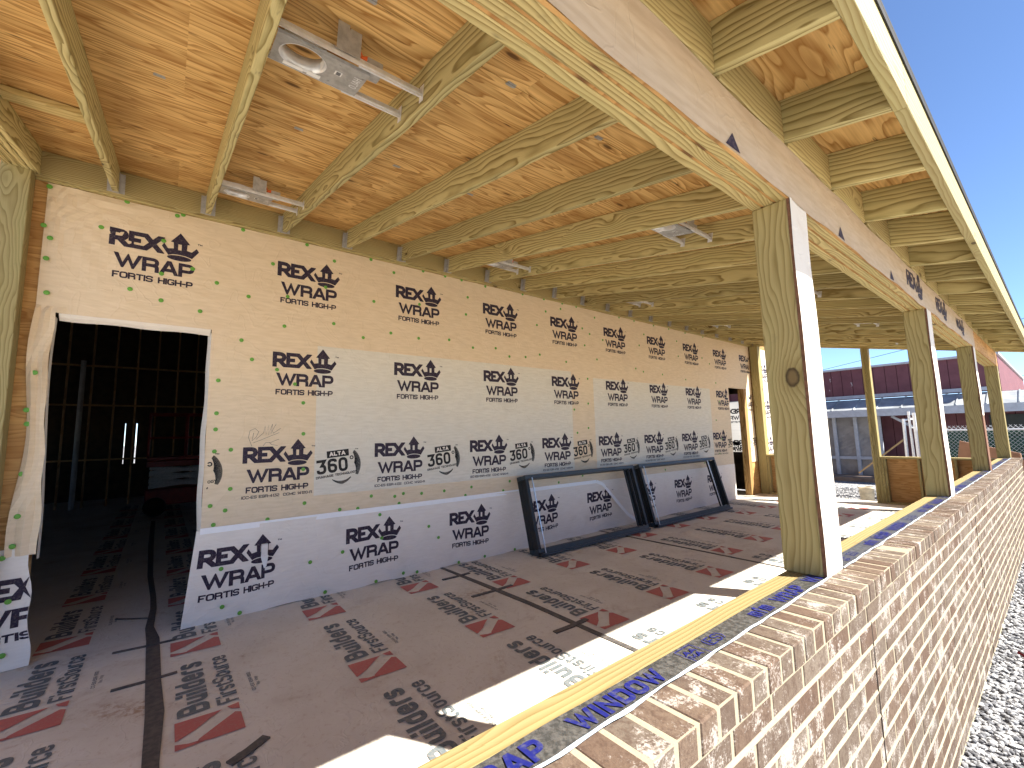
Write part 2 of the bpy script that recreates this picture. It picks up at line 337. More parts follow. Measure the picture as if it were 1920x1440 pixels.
# ------------------------------------------------------------------ lettering: strokes on a square-cornered frame
def rnd_path(p, closed):
    out = []; n = len(p)
    for i, q in enumerate(p):
        r = q[2] if len(q) > 2 else 0; P = Vector(q[:2])
        if r <= 0 or (not closed and i in (0, n-1)): out.append(P); continue
        a = Vector(p[i-1][:2])-P; b = Vector(p[(i+1) % n][:2])-P
        ra = min(r, a.length*.5); rb = min(r, b.length*.5); A = P+a.normalized()*ra; B = P+b.normalized()*rb
        for k in range(5):
            s = k/4; out.append((1-s)*((1-s)*A+s*P)+s*((1-s)*P+s*B))
    q = [out[0]]
    for P in out[1:]:
        if (P-q[-1]).length > 1e-5: q.append(P)
    if closed and (q[0]-q[-1]).length < 1e-5: q.pop()
    return q
def stroke(p, w, closed):
    n = len(p); Ls = []; Rs = []
    if n < 2: return []
    for i in range(n):
        a = p[i]-p[i-1] if (closed or i > 0) else p[1]-p[0]; b = p[(i+1) % n]-p[i] if (closed or i < n-1) else p[-1]-p[-2]
        a = a.normalized(); b = b.normalized(); na = Vector((-a.y, a.x)); nb = Vector((-b.y, b.x)); m = na+nb
        if m.length < .2: m = na.copy(); k = 1
        else: m.normalize(); k = min(1/max(.3, m.dot(nb)), 2.2)
        Ls.append(p[i]+m*k*w/2); Rs.append(p[i]-m*k*w/2)
    return [(Ls[i], Ls[(i+1) % n], Rs[(i+1) % n], Rs[i]) for i in range(n if closed else n-1)]
R_ = .24
SQ = {'A': (1.08, [(0,[(0,0),(.45,1.02),(.55,1.02),(1,0)]),(0,[(.15,.26),(.85,.26)])]),
 'B': (1, [(1,[(0,0),(0,1),(.93,1,R_),(.93,.52,.15),(1,.52,.1),(1,0,R_)]),(0,[(0,.52),(.93,.52)])]),
 'C': (1, [(0,[(1,.7),(1,1,R_),(0,1,R_),(0,0,R_),(1,0,R_),(1,.3)])]),
 'D': (1, [(1,[(0,0),(0,1),(1,1,R_),(1,0,R_)])]), 'E': (.88, [(0,[(1,1),(0,1),(0,0),(1,0)]),(0,[(0,.5),(.93,.5)])]),
 'F': (.85, [(0,[(1,1),(0,1),(0,0)]),(0,[(0,.47),(.9,.47)])]),
 'G': (1.03, [(0,[(1,.74),(1,1,R_),(0,1,R_),(0,0,R_),(1,0,R_),(1,.45),(.58,.45)])]),
 'H': (.95, [(0,[(0,0),(0,1)]),(0,[(1,0),(1,1)]),(0,[(0,.5),(1,.5)])]), 'I': (0, [(0,[(0,0),(0,1)])]),
 'L': (.8, [(0,[(0,1),(0,0),(1,0)])]), 'M': (1.2, [(0,[(0,0),(0,1),(.5,.15),(1,1),(1,0)])]), 'N': (1, [(0,[(0,0),(0,1),(1,0),(1,1)])]),
 'O': (1.05, [(1,[(0,0,R_),(0,1,R_),(1,1,R_),(1,0,R_)])]), 'P': (.98, [(0,[(0,0),(0,1),(1,1,R_),(1,.40,R_),(0,.40)])]),
 'R': (1, [(0,[(0,0),(0,1),(.97,1,R_),(.97,.46,R_),(0,.46)]),(0,[(.55,.46),(.98,.42,.16),(.98,0)])]),
 'r': (1.02, [(0,[(0,0),(0,1),(.9,1,.3),(.9,.42,.3),(0,.42)]),(0,[(.45,.42),(.93,0)])]),
 'S': (.97, [(0,[(1,.74),(1,1,R_),(0,1,R_),(0,.5,R_),(1,.5,R_),(1,0,R_),(0,0,R_),(0,.26)])]), 'T': (.92, [(0,[(0,1),(1,1)]),(0,[(.5,1),(.5,0)])]),
 'V': (1, [(0,[(0,1),(.5,0),(1,1)])]), 'W': (1.65, [(0,[(0,1),(.27,0),(.5,.92),(.73,0),(1,1)])]), 'X': (1.05, [(0,[(0,0),(1,1)]),(0,[(0,1),(1,0)])]),
 'Y': (1, [(0,[(0,1),(.5,.45),(1,1)]),(0,[(.5,.45),(.5,0)])]), '-': (.4, [(0,[(0,.45),(1,.45)])]), '.': (0, [(0,[(0,.0),(0,.12)])]), ' ': (.45, []),
 '0': (.82, [(1,[(0,0,R_),(0,1,R_),(1,1,R_),(1,0,R_)])]), '1': (.3, [(0,[(0,.8),(1,1),(1,0)])]), '2': (.85, [(0,[(0,.75),(0,1,R_),(1,1,R_),(1,.52,R_),(0,.4,R_),(0,0),(1,0)])]),
 '3': (.82, [(0,[(.02,1),(1,1),(.55,.58),(1,.56,R_),(1,0,R_),(0,0,R_),(0,.25)])]), '4': (.9, [(0,[(.75,0),(.75,1),(0,.3),(1,.3)])]),
 '6': (.82, [(0,[(1,.8),(1,1,R_),(0,1,R_),(0,0,R_),(1,0,R_),(1,.56,R_),(0,.56)])]), '(': (.25, [(0,[(1,1),(0,.7,.3),(0,.3,.3),(1,0)])]), ')': (.25, [(0,[(0,1),(1,.7,.3),(1,.3,.3),(0,0)])])}
q_ = .2
LC = {'B': (.60, [(1,[(0,0),(0,1),(.92,1,q_),(.92,.53,.14),(1,.52,.1),(1,0,q_)]),(0,[(0,.53),(.93,.53)])]), 'F': (.5, [(0,[(1,1),(0,1),(0,0)]),(0,[(0,.5),(.88,.5)])]),
 'S': (.56, [(0,[(1,.76),(1,1,q_),(0,1,q_),(0,.54,q_),(1,.5,q_),(1,0,q_),(0,0,q_),(0,.24)])]), 'R': (.55, SQ['R'][1]), 'W': (.95, SQ['W'][1]),
 'u': (.44, [(0,[(0,.72),(0,0,q_),(1,0,q_),(1,.72)]),(0,[(1,.3),(1,0)])]), 'i': (0, [(0,[(0,0),(0,.72)]),(0,[(0,.86),(0,1.02)])]), 'l': (0, [(0,[(0,0),(0,1)])]),
 'd': (.44, [(1,[(0,0,q_),(0,.72,q_),(1,.72,.05),(1,0,.05)]),(0,[(1,.7),(1,1)])]), 'e': (.44, [(0,[(0,.38),(1,.38),(1,.72,q_),(0,.72,q_),(0,0,q_),(1,0,q_),(1,.2)])]),
 'r': (.26, [(0,[(0,0),(0,.72)]),(0,[(0,.5),(.2,.72,.15),(1,.72)])]), 's': (.40, [(0,[(1,.55),(1,.72,.15),(0,.72,.15),(0,.40,.14),(1,.34,.14),(1,0,.15),(0,0,.15),(0,.18)])]),
 't': (.26, [(0,[(.3,.95),(.3,0,.12),(1,0)]),(0,[(0,.72),(1,.72)])]), 'o': (.44, [(1,[(0,0,q_),(0,.72,q_),(1,.72,q_),(1,0,q_)])]),
 'c': (.42, [(0,[(1,.5),(1,.72,q_),(0,.72,q_),(0,0,q_),(1,0,q_),(1,.22)])]), 'x': (.42, [(0,[(0,0),(1,.72)]),(0,[(0,.72),(1,0)])]), 'a': (.42, [(0,[(0,.72),(1,.72,.15),(1,0)]),(1,[(0,0,.12),(0,.4,.12),(1,.4,.04),(1,0,.04)])]),
 'p': (.44, [(1,[(0,0,.05),(0,.72,.05),(1,.72,q_),(1,0,q_)]),(0,[(0,0),(0,-.28)])]), 'm': (.7, [(0,[(0,0),(0,.72),(.5,.72,.1),(.5,0)]),(0,[(.5,.72),(1,.72,.1),(1,0)])]),
 'f': (.26, [(0,[(.25,0),(.25,1,.12),(1,1)]),(0,[(0,.72),(1,.72)])]), ' ': (.3, [])}
def clip_y(q, lo, hi):
    for (sgn, lim) in ((1, lo), (-1, -hi)):
        out = []
        for i, p in enumerate(q):
            r = q[i-1]; a, c = sgn*r[1]-lim, sgn*p[1]-lim
            if (a < 0) != (c < 0): t = a/(a-c); out.append(r+(p-r)*t)
            if c >= 0: out.append(p)
        q = out
        if len(q) < 3: return None
    return q
def text2d(s, F, h, width, t, gap=.16, slant=0):
    """polygons of a line of text h tall, squeezed to fit width, strokes t thick"""
    ws = [F[c][0]*(h-t) for c in s]; tot = sum(ws); n = len(s)
    gaps = gap*h*(n-1)+t*n
    k = (width-gaps)/tot if tot > 0 else 1
    x = 0; out = []
    for c, w in zip(s, ws):
        w = w*k
        for cl, pts in F[c][1]:
            P = [(x+t/2+p[0]*w+slant*p[1]*h, t/2+p[1]*(h-t))+((p[2]*h,) if len(p) > 2 else ()) for p in pts]
            P = rnd_path(P, cl); diag = False
            if not cl:
                for (i, j) in ((0, 1), (-1, -2)):
                    d = P[i]-P[j]
                    if abs(d.x) > 1e-4 and abs(d.y) > 1e-4 and (P[i].y < t*.6 or P[i].y > h-t*.6): P[i] = P[i]+d.normalized()*t*.9; diag = True
                    elif abs(d.x) < 1e-4 and ((d.y < 0 and P[i].y < t*.6) or (d.y > 0 and P[i].y > h-t*.6)): P[i] = P[i]+d.normalized()*t*.5
                    elif abs(d.y) < 1e-4 and ((d.x < 0 and P[i].x < x+t*.6) or (d.x > 0 and P[i].x > x+w+t*.4)): P[i] = P[i]+d.normalized()*t*.5
            if c in 'WMNVA': diag = True
            for q in stroke(P, t, cl):
                if diag: q = clip_y(list(q), 0, h)
                if q: out.append(('s', q))
            out.append(('n', None))
        x += w+t+gap*h
    return out
def put(mb, polys, T, h0=.0016, m=0, dh=.00012):
    k = 0; j = 0
    for kind, q in polys:
        if kind == 'n': k = (k+1) % 7; continue
        j += 1; mb.add([T(p[0], p[1], h0+k*dh+(j % 6)*dh*.15) for p in q], [list(range(len(q)))], m)
def poly(*pts): return [('s', [Vector(p) for p in pts]), ('n', None)]
def shift(polys, dx, dy, rot=0):
    c, s = cos(rot), sin(rot)
    return [(k, None if q is None else [Vector((dx+p[0]*c-p[1]*s, dy+p[0]*s+p[1]*c)) for p in q]) for k, q in polys]
def ell(cx, cy, rx, ry, n=28): return [('s', [Vector((cx+rx*cos(2*pi*k/n), cy+ry*sin(2*pi*k/n))) for k in range(n)]), ('n', None)]
def rex_block(icc=False, top_only=False):
    """origin at the top left of REX; v goes up"""
    a = []
    a += shift(text2d('r', SQ, .145, .126, .037), 0, -.145) + shift(text2d('E', SQ, .145, .100, .035), .117, -.145) + shift(text2d('X', SQ, .145, .126, .039), .207, -.145)
    cr = [(.330,-.074),(.345,-.046),(.372,-.088),(.411,-.080),(.408,-.028),(.388,-.024),(.452,.066),(.523,-.024),(.504,-.028),(.502,-.080),(.536,-.088),(.570,-.046),(.588,-.074),(.541,-.145),(.50,-.133),(.4525,-.129),(.405,-.133),(.376,-.145)]
    # split so the window stays open
    a += poly(cr[0], cr[1], cr[2], cr[3], (.440,-.088), (.440,-.1295), cr[16], cr[17]); a += poly((.464,-.088), cr[9], cr[10], cr[11], cr[12], cr[13], cr[14], (.464,-.1295))
    a += poly((.440,-.088), (.464,-.088), (.464,-.1295), (.4525,-.129), (.440,-.1295))
    a += poly(cr[3], cr[4], (.440,-.028), (.440,-.088)); a += poly((.464,-.028), cr[8], cr[9], (.464,-.088))
    a += poly(cr[5], cr[6], cr[7], cr[8], (.464,-.028), (.464,-.036), (.440,-.036), (.440,-.028), cr[4])
    a += ell(.4525, -.160, .084, .0235)
    a += shift(text2d('TM', SQ, .014, .034, .004), .575, -.012)
    if top_only: return a
    a += shift(text2d('WRAP', SQ, .122, .522, .0275, .035), .040, -.322)
    a += shift(text2d('FORTIS HIGH-P', SQ, .053, .523, .0118, .03), .034, -.409)
    if icc: a += shift(text2d('ICC-ES ESR-4132  CCMC 14120-R', SQ, .026, .588, .0046, .06), .004, -.459)
    return a
def alta_block():
    """origin as for rex_block; navy-black drainage mark to its right, tilted a little upward"""
    a = []; w = []
    ro = .09
    box = shift(poly((0,0),(.215,0),(.215,-.068),(0,-.068)), .718, -.066, ro); a += box
    w += shift(text2d('ALTA', SQ, .040, .155, .0105, .12), .747, -.116, ro)
    a += shift(text2d('360', SQ, .140, .300, .027, .1), .634, -.292, ro)
    a += shift([('s', q) for q in stroke([Vector((.015*cos(2*pi*k/14), .015*sin(2*pi*k/14))) for k in range(14)], .010, True)]+[('n', None)], .965, -.135)
    a += shift(text2d('DRAINAGE TECHNOLOGY', SQ, .024, .40, .0052, .1), .626, -.334, .11)
    a += shift(text2d('TM', SQ, .012, .03, .004), 1.0, -.055)
    C0 = Vector((.86, -.21)); Rr = .20
    for k in range(34):
        th = 48-k*78/33; th = radians(th); f = 1-abs(k-16)/24
        p0 = C0+Vector((cos(th), sin(th)))*Rr; p1 = C0+Vector((cos(th-.03), sin(th-.03)))*(Rr-.055*f-.012); a += [('s', q) for q in stroke([p0, p1], .0062, False)]+[('n', None)]
    for k in range(26):
        th = radians(-118+k*66/25); f = 1-abs(k-12.5)/15
        p0 = C0+Vector((cos(th), sin(th)))*(Rr-.03*(1-f)-.012); p1 = p0-Vector((.004, -.028*f-.006)); a += [('s', q) for q in stroke([p0, p1], .006, False)]+[('n', None)]
    return a, w
REXA, REXI = rex_block(), rex_block(True); ALTAK, ALTAW = alta_block()
def clip_below(polys, vmin):
    return [(k, q) for k, q in polys if q is None or min(p[1] for p in q) > vmin]
def clip_u(polys, u0, u1):
    out = []
    for k, q in polys:
        if q is None: out.append((k, q)); continue
        if max(p[0] for p in q) <= u0 or min(p[0] for p in q) >= u1: continue
        out.append((k, [Vector((min(max(p[0], u0), u1), p[1])) for p in q]))
    return out

# ------------------------------------------------------------------ constants of the porch
H, SL, S = 3.511, .1976, .6096
WO, XI, XS, XE = 3.981, 3.828, 3.968, 4.333
YA, YB = -.97, 11.24
def jy(k): return .85+S*(k-2)-.038        # near face of joist k
ZB, ZS = 2.472, .914
PY = [-.91, 2.038, 4.987, 7.954, 11.041]; PD = .185

# ------------------------------------------------------------------ ground
gr = struct(one('ground', GRAVEL, lambda b: b.quad((-400,-400,-.262),(400,-400,-.262),(400,400,-.262),(-400,400,-.262))))
def stones(b):
    t = (1+sqrt(5))/2
    iv = [Vector(v).normalized() for v in [(-1,t,0),(1,t,0),(-1,-t,0),(1,-t,0),(0,-1,t),(0,1,t),(0,-1,-t),(0,1,-t),(t,0,-1),(t,0,1),(-t,0,-1),(-t,0,1)]]
    fc = [(0,11,5),(0,5,1),(0,1,7),(0,7,10),(0,10,11),(1,5,9),(5,11,4),(11,10,2),(10,7,6),(7,1,8),(3,9,4),(3,4,2),(3,2,6),(3,6,8),(3,8,9),(4,9,5),(2,4,11),(6,2,10),(8,6,7),(9,8,1)]
    def scatter(n, xr, yr, smin, smax):
        for _ in range(n):
            x = random.uniform(*xr); y = random.uniform(*yr); r = random.uniform(smin, smax)
            A = Matrix.Rotation(random.uniform(0, 6.28), 3, 'Z') @ Matrix.Rotation(random.uniform(-.5, .5), 3, 'X')
            sc = Vector((1, random.uniform(.6, .95), random.uniform(.4, .75)))*r
            b.cur = random.uniform(.02, 1)
            b.add([Vector((x, y, -.258+r*.25)) + A @ Vector((v.x*sc.x, v.y*sc.y, v.z*sc.z))*random.uniform(.82, 1.18) for v in iv], fc)
    scatter(9000, (4.06, 5.3), (2.2, 6.5), .010, .021)
    scatter(4500, (4.06, 5.2), (6.5, 12), .013, .024)
    scatter(5200, (-.5, 4.6), (11.6, 15.5), .014, .028)
gs = one('gravel', STONE, stones); gs['kind'] = 'stuff'

# ------------------------------------------------------------------ floor with printed builder paper
def logo_unit(b, x0, y0):
    Tn = lambda u, v, h: (x0-u, y0-v, h)        # u along -x, v toward -y ; y0 is the far edge of the mark
    T = lambda x, y: Vector((1.757-x, .435-y))
    for p in ([(1.49,.138),(1.505,.351),(1.56,.285),(1.62,.224),(1.655,.17),(1.675,.136)], [(1.757,.134),(1.70,.135),(1.728,.19),(1.732,.222),(1.757,.255)],
              [(1.77,.43),(1.595,.43),(1.575,.405),(1.65,.315),(1.72,.232),(1.745,.222),(1.762,.28)], [(1.485,.432),(1.557,.43),(1.528,.392),(1.492,.375)]):
        put(b, poly(*[T(*q) for q in p]), Tn, .0035, 1)
    put(b, shift(text2d('Builders', LC, .150, .70, .031, .115), .31, .135), Tn, .0035, 2)
    put(b, shift(text2d('FirstSource', LC, .105, .69, .0175, .11), .31, -.003), Tn, .0035, 2)
    put(b, shift(text2d('CC-ES ESR-1602', SQ, .020, .26, .0036, .2), .352, -.098), Tn, .0035, 2)
    put(b, shift(text2d('Rex Wrap', LC, .020, .11, .0034, .2), .412, -.127), Tn, .0035, 2)
def floor(b):
    b.box(-12, 3.90, -7, 11.30, -.20, 0, 0)
    for y0, x0, xmin in ((.435,1.757,-9),(1.345,1.757,0),(2.255,1.757,0),(3.03,2.262,0),(3.93,2.262,0),(4.815,2.262,0),(5.74,1.95,0),(6.64,1.95,0),(7.54,1.95,0),(8.45,2.2,0),(9.35,2.2,0),(10.25,2.2,0),(-.335,1.07,-9),(-1.24,1.07,.3)):
        k = -2
        while True:
            x = x0-1.21*k
            if x < xmin+.2: break
            if x < 4.0: logo_unit(b, x, y0)
            k += 1
fl = struct(one('floor', [FLOORM, RED, TEAL], floor))
FT = 'black tape strips on the floor paper'
def strip(name, pts, w, label, group=None, z=.006):
    def f(b):
        L = []
        for i, p in enumerate(pts):
            a = Vector(pts[min(i+1, len(pts)-1)])-Vector(pts[max(i-1, 0)]); n = Vector((-a.y, a.x)).normalized(); ww = w[i] if isinstance(w, list) else w
            L.append((Vector(p)+n*ww/2, Vector(p)-n*ww/2))
        for (a, c), (d, e) in zip(L, L[1:]):
            b.add([(a.x,a.y,z),(c.x,c.y,z),(e.x,e.y,z),(d.x,d.y,z),(a.x,a.y,.001),(c.x,c.y,.001),(e.x,e.y,.001),(d.x,d.y,.001)], [[0,1,2,3],[0,4,5,1],[3,2,6,7],[0,3,7,4],[1,5,6,2]])
    return tag(one(name, BTAPE, f), label, 'tape', group)
strip('floor_tape', [(2.6,.045),(1.8,.043),(1.3,.055),(.9,.045),(.5,.04),(.1,.035),(-.2,.01),(-.7,.03),(-1.1,.025),(-2,-.01),(-4,-.03),(-6.5,-.03)], [.07,.066,.085,.078,.08,.08,.055,.045,.045,.05,.06,.06], 'wide black floor tape running out of the doorway towards the camera')
strip('floor_tape', [(.0,2.59),(.5,2.61),(1.0,2.627),(1.5,2.643),(2.2,2.634),(2.9,2.632),(3.8,2.635)], [.035,.05,.06,.055,.05,.04,.04], 'long black floor tape crossing the middle of the porch floor')
strip('floor_tape', [(.0,5.33),(1.5,5.34),(3.8,5.33)], .035, 'thin dark floor tape beyond the leaning window frames')
for a, c, w, lb in (((-.02+.21,-.19),(.22,.17),.024,'short black cross strip in the doorway across the wide tape, farther one'), ((.835,-.157),(.83,.165),.024,'short black cross strip over the wide tape, nearer one'),
                ((.389,2.386),(.385,2.72),.035,'short black cross strip by the wrapped wall on the middle tape'), ((1.006,2.346),(1.008,2.82),.036,'longer black cross strip second from the wall on the middle tape'), ((2.048,2.406),(2.046,2.764),.045,'black cross strip near the sunlit floor on the middle tape'),
                ((-.62,-.22),(-.45,.0),.018,'thin curved dark strip on the paper just inside the doorway'), ((2.03,.33),(1.93,.50),.05,'black tape scrap by the lower edge of the photo beside the wide tape')):
    mid = ((a[0]+c[0])/2+.008, (a[1]+c[1])/2)
    strip('tape_strip', [a, mid, c], w, lb, FT, .009)

# ------------------------------------------------------------------ house: front wall with printed wrap, shell, interior
house = tag(empty('house'), 'house under construction covered in printed tan house wrap with two door openings', 'house')
def disp(y, z):
    d = .0022*sin(2.1*y+3.3*z)+.0016*sin(5.3*y-2.2*z+1)+.001*sin(1.3*y+7.7*z)
    # folds fanning out of the top left corner and hanging from the top nails
    dx, dz = y+.76, 3.45-z
    if 0 <= dx < 1.2 and dz > -.1:
        r = sqrt(dx*dx+dz*dz); a = atan2(dz, max(dx, 1e-4)); e = max(0, 1-r/1.0)*min(1, r/.12)
        d += .016*e*(.5+.5*sin(a*23))**2
    d += .006*max(0, 1-abs(z-3.40)/.16)*max(0, sin(y*9+1.5*sin(y*2)))*(1 if z < 3.47 else 0)
    return d
def wall_T(y0, z0, x=0.0): return lambda u, v, h: (x+h+disp(y0+u, z0+v), y0+u, z0+v)
D1 = (-.66, .302, 2.478); D2 = (9.86, 10.73, 2.44); YW0, YW1 = -.77, 11.02
GREY = [(1.19, 4.84, .95, 2.43), (5.34, 9.02, .95, 2.36)]
def wrap(b):
    ys = sorted(set(fr(YW0, D1[0], .03)+fr(D1[0], D1[1], .05)+fr(D1[1], 1.19, .06)+fr(1.19, 4.84, .08)+fr(4.84, 5.34, .08)+fr(5.34, 9.02, .1)+fr(9.02, D2[0], .1)+fr(D2[0], D2[1], .1)+fr(D2[1], YW1, .1)))
    zs = sorted(set(fr(.74, .95, .07)+fr(.95, 2.36, .1)+[2.43]+fr(2.43, 2.478, .024)+fr(2.478, 3.475, .05)))
    def P(y, z):
        yy = y; x = disp(y, z)
        if y < D1[0]+.001 and z < 2.5:   # wavy free strip left of the door
            k = (y-YW0)/(D1[0]-YW0); yy = y+.018*sin(z*5.1)*(1-k)-.014*sin(z*3.3+1)*k+.006*sin(z*14)*k+(.03*max(0, (1.3-z))*(k) if z < 1.3 else 0)-.01*(1-k)*max(0, 1.6-z); x += .016*(1+sin(k*11+z*3+.6*sin(z*6)))
        return (x, yy, z)
    for j in range(len(zs)-1):
        for i in range(len(ys)-1):
            yc, zc = (ys[i]+ys[i+1])/2, (zs[j]+zs[j+1])/2
            if D1[0] < yc < D1[1] and zc < D1[2]: continue
            if D2[0] < yc < D2[1] and zc < D2[2]: continue
            m = 0
            for g in GREY:
                if g[0] < yc < g[1] and g[2] < zc < g[3]: m = 1
            b.quad(P(ys[i], zs[j]), P(ys[i+1], zs[j]), P(ys[i+1], zs[j+1]), P(ys[i], zs[j+1]), m)
    # edges folded into the openings
    zz = fr(.70, 2.45, .06)
    b.grid([0,.5,1], zz, lambda u, z: (.004-.13*u+.008*sin(3*u)*0+disp(D1[0], z)+.008*(1+sin(9+z*3)), D1[0]-.012*sin(z*3.3+1)+(.03*max(0, 1.3-z))+.014*sin(u*3.1)-.02*u, z), 2)
    b.grid(fr(D1[0]+.012, D1[1]-.006, .05), [0,.5,1], lambda y, u: (.004+disp(y, D1[2])+.006*sin(u*pi)-.05*u, y, D1[2]-.046*u+.004*sin(y*14)*u), 2)
    b.grid([0,.3,.6,1], zz, lambda u, z: (.003+.010*sin(u*3.1)-.10*u, D1[1]+.004+.007*sin(z*3.7)+.004*sin(z*11)-.030*u, z), 2)
    b.grid([0,1], fr(0, 2.44, .1), lambda u, z: (-.1*u, D2[0], z), 2)
    b.grid(fr(D2[0], D2[1], .1), [0,1], lambda y, u: (-.1*u, y, D2[2]), 0)
    # lower sheet
    def Lo(y, z):
        k = max(0, .75-z)/.75; yy = y
        if y < .55: yy = y-.065*k*(.55-y)/.25
        return (.005+disp(y*1.3+4, z*1.2)+.022*k*max(0, 1-abs(y-.3)/.5)+.004*sin(y*9)*k, yy, z+.012*sin(y*7+1)*k)
    b.grid(fr(.275, D2[0], .06), fr(-.004, .752, .05), Lo, 2)
    def Ll(y, z):
        k = (.78-z)/.8
        return (.008+.012*sin(y*23+z*2)*k+.02*k, y+(.05*k+.01*sin(z*16))*max(0, min(1, (y+.74)/.06)), z)
    b.grid(fr(-1.25, -.675, .04), fr(.004, .79, .06), Ll, 2)
    # prints
    def cut(y, z, tol=.02):
        return (D1[0]-tol < y < D1[1]+tol and z < D1[2]) or (D2[0]-tol < y < D2[1]+tol and z < D2[2]) or y > YW1 or y < YW0
    def prn(polys, y0, z0, h, m):
        T = wall_T(y0, z0)
        put(b, [(k, q) for k, q in polys if q is None or not any(cut(y0+p[0], z0+p[1]) for p in q)], T, h, m)
    for k in range(10): prn(REXA, -.410+1.2125*k, 3.232, .0016, 3)
    for k in range(1, 10): prn(REXA, -.424+1.2135*k, 2.333, .0016, 3)
    for k in range(9):
        y0 = .583+1.2065*k
        prn(REXI, y0, 1.437, .0016, 3); prn(ALTAK, y0, 1.437, .0016, 4); prn(ALTAW, y0, 1.437, .0034, 2)
    prn(ALTAK, .583-1.2065, 1.437, .0016, 4)
    for k in range(8):
        y0 = .314+1.192*k; T0 = lambda u, v, h, y0=y0: tuple(Vector(Lo(y0+u, .592+v))+Vector((h, 0, 0)))
        put(b, REXA, T0, .0018, 3)
    T1 = lambda u, v, h: tuple(Vector(Ll(-.945+u, .592+v))+Vector((h, 0, 0)))
    put(b, clip_u(REXA, 0, .268), T1, .003, 3)
    # pen scribble and small smudges
    sc = [[(.05,-.03),(.02,.05),(.03,.11),(.07,.13),(.10,.10),(.08,.05),(.05,.02),(.06,.09)],[(.08,.03),(.14,.09),(.15,.15),(.16,.07),(.18,.16),(.18,.07),(.21,.17),(.2,.08)],[(.24,.17),(.21,.11),(.22,.085),(.28,.13)],[(.06,.0),(.12,.025),(.2,.06),(.27,.09)],[(.14,-.03),(.16,.0),(.2,.0),(.27,.03)],[(.19,.0),(.21,-.02),(.26,-.03)]]
    for l in sc: put(b, [('s', q) for q in stroke([Vector(p) for p in l], .0028, False)], wall_T(.60, 1.475), .002, 5)
    # sunlit continuation past the end of the porch
    b.grid(fr(11.245, 13.0, .12), fr(.0, 3.475, .15), lambda y, z: (.012+disp(y, z), y, z), 2)
    for k in (0, 1):
        for z0 in (3.07, 2.16, 1.26): put(b, clip_u(REXA, 0, .6), wall_T(11.40+.75*k*1.6, z0, .012), .002, 3)
one('house_wrap', [WRAP, WRAPG, WRAPW, INK, INKB, INKF], wrap, house, smooth=False)
def sheath(b):
    b.box(-.024, -.013, -4, D1[0]-.02, 0, 3.60); b.box(-.024, -.013, D1[0]-.02, D1[1]+.02, D1[2]+.03, 3.60); b.box(-.024, -.013, D1[1]+.02, D2[0]-.02, 0, 3.60)
    b.box(-.024, -.013, D2[0]-.02, D2[1]+.02, D2[2]+.02, 3.60); b.box(-.024, -.013, D2[1]+.02, 13.0, 0, 3.60)
one('sheathing', SHEATH, sheath, house)
for (a, c, z) in (D1, D2):
    def jambs(b):
        b.box(-.13, -.016, a-.06, a-.022, 0, z+.03); b.box(-.13, -.016, c+.022, c+.06, 0, z+.03); b.box(-.13, -.016, a-.06, c+.06, z+.031, z+.25)
    one('door_framing', STUDW, jambs, house)
one('door_jamb', mat_wood('jamb_pine', 'z', (.50,.30,.12), (.26,.13,.04)), lambda b: b.box(-.125, .012, D2[1]-.16, D2[1]-.02, .0, D2[2]-.01), house)
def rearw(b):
    ys = [-8, -1.69, -1.65, -.86, -.84, -.605, -.575, 4.5, 6.2, 13]     # narrow slits, and one wide unseen opening added to light the room
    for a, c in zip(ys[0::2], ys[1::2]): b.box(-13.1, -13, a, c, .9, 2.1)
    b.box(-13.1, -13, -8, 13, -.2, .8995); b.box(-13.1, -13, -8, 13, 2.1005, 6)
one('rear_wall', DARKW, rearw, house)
one('side_wall', DARKW, lambda b: (b.box(-13, -10, -8.1, -8, -.2, 6), b.box(-6, -.02, -8.1, -8, -.2, 6), b.box(-9.999, -6.001, -8.1, -8, -.2, 1.4), b.box(-9.999, -6.001, -8.1, -8, 2.0, 6)), house)  # opening added out of view to let daylight into the room
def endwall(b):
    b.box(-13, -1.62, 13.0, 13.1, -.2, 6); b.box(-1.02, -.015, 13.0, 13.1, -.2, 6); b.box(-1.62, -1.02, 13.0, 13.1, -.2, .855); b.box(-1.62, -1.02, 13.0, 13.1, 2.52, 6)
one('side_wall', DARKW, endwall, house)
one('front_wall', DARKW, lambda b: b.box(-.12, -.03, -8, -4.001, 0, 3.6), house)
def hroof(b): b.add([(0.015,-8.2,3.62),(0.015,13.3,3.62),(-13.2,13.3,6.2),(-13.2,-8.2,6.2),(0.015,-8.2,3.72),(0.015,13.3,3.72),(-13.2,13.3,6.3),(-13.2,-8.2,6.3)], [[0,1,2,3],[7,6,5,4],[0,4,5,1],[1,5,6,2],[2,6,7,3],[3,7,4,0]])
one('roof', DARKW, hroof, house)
def backlit(b):
    b.grid(fr(-1.62, -1.02, .1), fr(.855, 2.30, .1), lambda x, z: (x, 12.985+.004*sin(9*x+5*z), z), 0)
    def T(x0, z0): return lambda u, v, h: (x0-u, 12.978-h, z0+v)
    for z0 in (1.15+.9*k for k in range(2)):
        put(b, clip_u(REXA, .0, .45), T(-1.17, z0+.04), .003, 1)
    put(b, clip_u(ALTAK, .62, 1.05), T(-.55, 1.20), .003, 2)
one('window_wrap', [WRAPT, INK, INKB], backlit, house)
